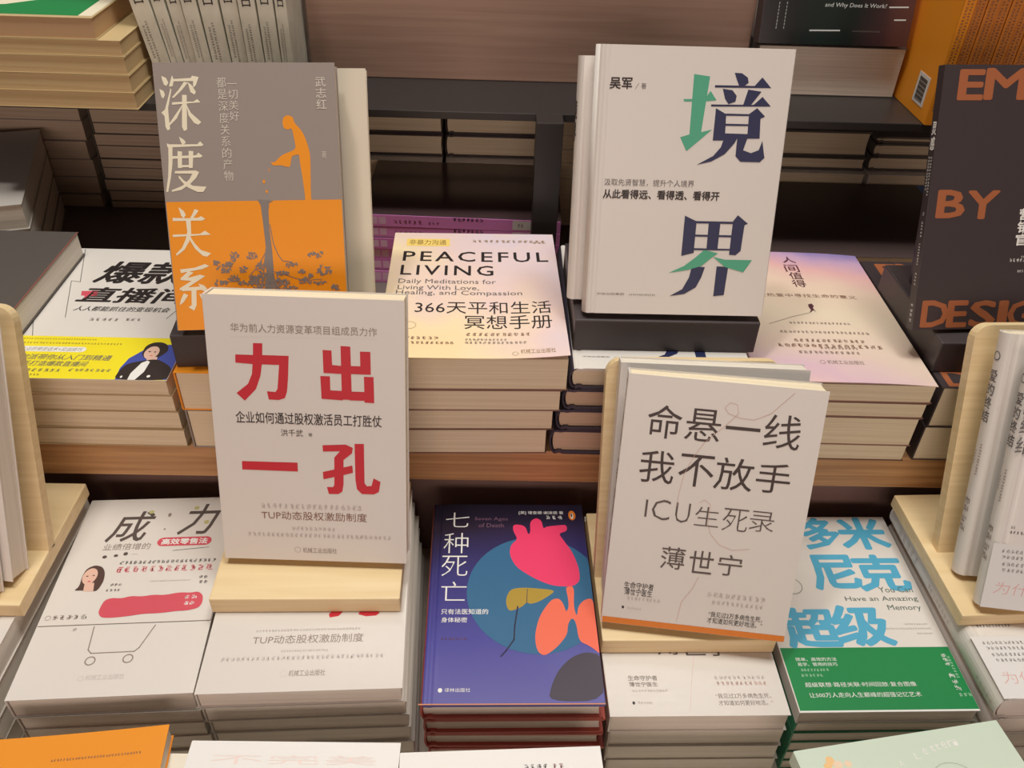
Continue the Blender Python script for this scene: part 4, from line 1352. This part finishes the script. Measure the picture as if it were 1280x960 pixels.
def mk(i, mw, W, H, T):
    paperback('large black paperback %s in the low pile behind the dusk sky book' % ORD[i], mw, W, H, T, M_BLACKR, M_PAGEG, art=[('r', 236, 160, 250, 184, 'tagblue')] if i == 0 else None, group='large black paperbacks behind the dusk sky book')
stack('', [.050, .0245, -.001], mk, jit=.001, rot=.3, top_frame=(*flat(.284, .800, .05), .25, .185))

def mk(i, mw, W, H, T):
    if i == 0:
        paperback('grey paperback lying askew behind the dark grey pile at the left edge', mw, W, H, T, M_LGREY, M_PAGEW)
    else:
        paperback('grey paperback %s in the askew pile at the left edge' % ORD[i], mw, W, H, T, M_GREYC, M_PAGEW, group='grey paperbacks askew at the left edge')
up_ = (-math.sin(R(18)), math.cos(R(18)), 0)
ux_ = (math.cos(R(18)), math.sin(R(18)), 0)
stack('', [.100, .073, .046, .022, -.0004], mk, jit=.0005, rot=.1, top_frame=(Vector((-.462 - .14 * ux_[0], .776 - .14 * ux_[1], .1)), ux_, up_, .14, .2))

# ------------------------------------------------------------------ books on the lower shelves under the thin black shelf
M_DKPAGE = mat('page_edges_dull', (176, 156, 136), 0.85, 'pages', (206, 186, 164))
ORDS = ['topmost', 'second', 'third', 'fourth', 'fifth', 'sixth', 'seventh', 'eighth', 'ninth']
def shelf_pile(where, grp, x0, y, zs, W, H, cover, page, kind='p', seed=1, dx=0.0):
    def mk(i, mw, W, H, T):
        lb = '%s %s %s' % (ORDS[i], 'dark book' if kind == 'h' else 'pale book', where)
        if kind == 'h':
            hardback(lb, mw, W, H, T, cover, page, group=grp, rs=.002, over=.002)
        else:
            paperback(lb, mw, W, H, T, cover, page, group=grp)
    stack('', zs, mk, jit=.0012, rot=.5, dx=dx, top_frame=(*flat(x0, y, zs[0]), W, H), seed=seed)
shelf_pile('under the shelf, left pile between the upright orange book and the post', 'dark-boarded books under the shelf', -.2150, .965, [.1330, .1070, .0803], .155, .2, M_BLACKC, M_PAGE, 'h', 3)
shelf_pile('under the shelf, in the pile touching the left side of the post', 'dark-boarded books under the shelf', -.0580, .965, [.1320, .1070, .0801], .118, .2, M_BLACKC, M_PAGE, 'h', 4)
shelf_pile('beneath the dark books nearer the upright orange book', 'pale books beneath the dark-boarded ones', -.2160, .950, [.0800, .0520, .0260, -.001], .155, .21, M_WHITEF, M_PAGE, 'p', 5)
shelf_pile('beneath the dark books touching the black post', 'pale books beneath the dark-boarded ones', -.0565, .950, [.0798, .0520, .0260, -.001], .118, .21, M_WHITEF, M_PAGE, 'p', 6)
shelf_pile('right of the black post behind the white hardbacks', 'pale books right of the black post', .0640, .955, [.1300, .1130, .0960, .0800, .0600, .0400, .0200, -.001], .145, .21, M_CREAM, M_PAGE, 'p', 7)
shelf_pile('under the shelf right of the white hardbacks', 'dark-edged books under the right of the shelf', .3100, 1.000, [.1100, .0780, .0612], .146, .185, M_DGREY, M_PAGE, 'h', 8)
shelf_pile('under the shelf beside the upright black book', 'dark-edged books under the right of the shelf', .4612, 1.000, [.1050, .0965, .0800, .0612], .146, .185, M_DGREY, M_PAGE, 'h', 9)
shelf_pile('beneath the dark-edged books right of the white hardbacks', 'pale books beneath the dark-edged ones', .3100, .9880, [.0610, .0300, -.001], .146, .2, M_WHITEF, M_PAGE, 'p', 10)
shelf_pile('beneath the dark-edged books beside the upright black book', 'pale books beneath the dark-edged ones', .4612, .9880, [.0610, .0300, -.001], .146, .2, M_WHITEF, M_PAGE, 'p', 11)
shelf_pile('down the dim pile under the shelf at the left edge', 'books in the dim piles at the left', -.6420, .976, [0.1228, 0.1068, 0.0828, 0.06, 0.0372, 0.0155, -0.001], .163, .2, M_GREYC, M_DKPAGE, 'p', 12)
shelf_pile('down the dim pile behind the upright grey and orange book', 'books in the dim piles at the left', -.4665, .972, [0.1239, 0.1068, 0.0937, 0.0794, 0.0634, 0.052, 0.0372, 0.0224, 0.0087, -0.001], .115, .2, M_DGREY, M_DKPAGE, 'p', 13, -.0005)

# ================================================================== on the thin black shelf
def mk(i, mw, W, H, T):
    if i == 0:
        paperback('green-covered thick book topmost on the pile at the upper left', mw, W - .02, H, T, M_EDGEY, M_TAN, art=[('r', 0, 6, 116, H * 1000, 'obigreen'), ('r', 116, 6, W * 1000 - 22, H * 1000, 'cream'), ('p', [(0, 30), (40, 36), (70, 60), (70, 150), (0, 150)], 'cream')])
    else:
        paperback('cream paperback %s on the pile at the upper left' % ORD[i], mw, W, H, T, M_EDGEY, M_PAGEY, group='cream paperbacks on the pile at the upper left')
stack('', [.2740, .2557, .2415, .2255, .2095, .1940], mk, jit=.0012, rot=.3, dx=.0002, top_frame=(*flat(-.4815, .785, .274), .150, .21))

xs = [-.3250, -.3072, -.2950, -.2823, -.2680, -.2499, -.2341, -.2182, -.2031, -.1920]
SPA = [('w', '日', 112, 3, 124, 9, 'ink', 'm'), ('w', '东', 96, 3, 109, 9, 'ink', 'm'), ('g', 138, 5, 178, 6.5, 'gray'), ('g', 142, 2.5, 172, 4, 'gray')]
for i in range(9):
    tl = R(8.6 * (1 - i / 8.0) ** 1.2)
    T = (xs[i + 1] - xs[i]) * math.cos(tl) - .0008
    yv = Vector((-math.sin(tl), 0, math.cos(tl)))
    xv = Vector((0, 1, 0))
    xr = xs[i + 1] - .0004 + math.tan(tl) * .0285
    z0 = .1943 + T * math.sin(tl)
    p = Vector((xr, .828 + .0015 * (i % 3), z0))
    q = frame_matrix(p, xv, yv, T)
    h_ = .205 + .002 * (i % 2)
    lb = ['grey-green book first from the left in the standing row on the shelf', 'grey-green book second from the left in the standing row', 'grey-green book third from the left in the standing row', 'grey-green book fourth from the left in the standing row', 'grey-green book in the middle of the standing row on the shelf', 'grey-green book fourth from the right in the standing row', 'grey-green book third from the right in the standing row', 'grey-green book second from the right in the standing row', 'grey-green book last at the right of the standing row'][i]
    s_ = [tuple([a[0]] + list(a[1:])) for a in SPA]
    s2 = []
    for a in s_:
        a = list(a)
        off = 1 if a[0] == 'w' else 0
        k = T * 1000 / 12.0
        a[2 + off] *= k
        a[4 + off] *= k
        s2.append(tuple(a))
    paperback(lb, q, .135, h_, T, M_SPINEG, M_PAGEG, spine=M_SPINEG, spine_art=s2, group='grey-green books standing on the shelf')

M_B4 = art_mat('green_black_photo_cover', [(0, (34, 30, 34)), (.35, (30, 42, 38)), (.5, (26, 34, 32)), (.7, (70, 44, 46)), (1, (92, 56, 52))], .15, 5.4, .2, 0, .2, 22, .4)
paperback('thick pale book lying under the black glossy book on the upper shelf', frame_matrix(*flat(.2600, .8755, .2427), .0484), .1490, .21, .0484, M_DGREY, M_PAGEW)
o, ux, up, W, H = FRAMES['B4']
paperback('black glossy book with white English lettering standing on the thick pale book', frame_matrix(o, ux, up, .020), W, H, .020, M_B4, M_PAGEG, art=ART['B4'], spine=M_BLACKC)

M_OR2 = mat('deep_orange_spine_paper', (214, 132, 48), .45, 'mottle', (198, 116, 40))
x = .4110
for i in range(11):
    T = .0106
    p = Vector((x + T, .800 + .0012 * (i % 2), .1945))
    q = frame_matrix(p, Vector((0, 1, 0)), Vector((0, 0, 1)), T - .0003)
    lb = ('orange booklet with a barcode label, first of the standing row at the upper right' if i == 0 else 'orange booklet %s in the standing row at the upper right' % (['', 'second', 'third', 'fourth', 'fifth', 'sixth', 'seventh', 'eighth', 'ninth', 'tenth', 'eleventh'][i] + ' from the left'))
    r = paperback(lb, q, .13, .185, T - .0003, M_ORANGE, M_PAGE, spine=M_OR2 if i else M_ORANGE, spine_art=[('g', 12, 5.8, 176, 8.2, 'brown'), ('g', 18, 2.2, 172, 4.6, 'brown')], group='orange booklets standing at the upper right')
    if i == 0:
        mats = [M_WHITE]
        bm = box_bm(.0150, .0400, .0110, .0390, -.0004, -.0001)
        for k in range(16):
            v0 = .0140 + k * .0014
            box_bm(.0190, .0360, v0, v0 + (.0009 if k % 3 else .0005), -.0006, -.0003, bm=bm)
        fs = len(bm.faces)
        for f in list(bm.faces)[6:]:
            f.material_index = 1
        lbp = finish('barcode_label', bm, [M_WHITE, ink('ink')], r)
        lbp['label'] = 'white barcode label'
    x += T
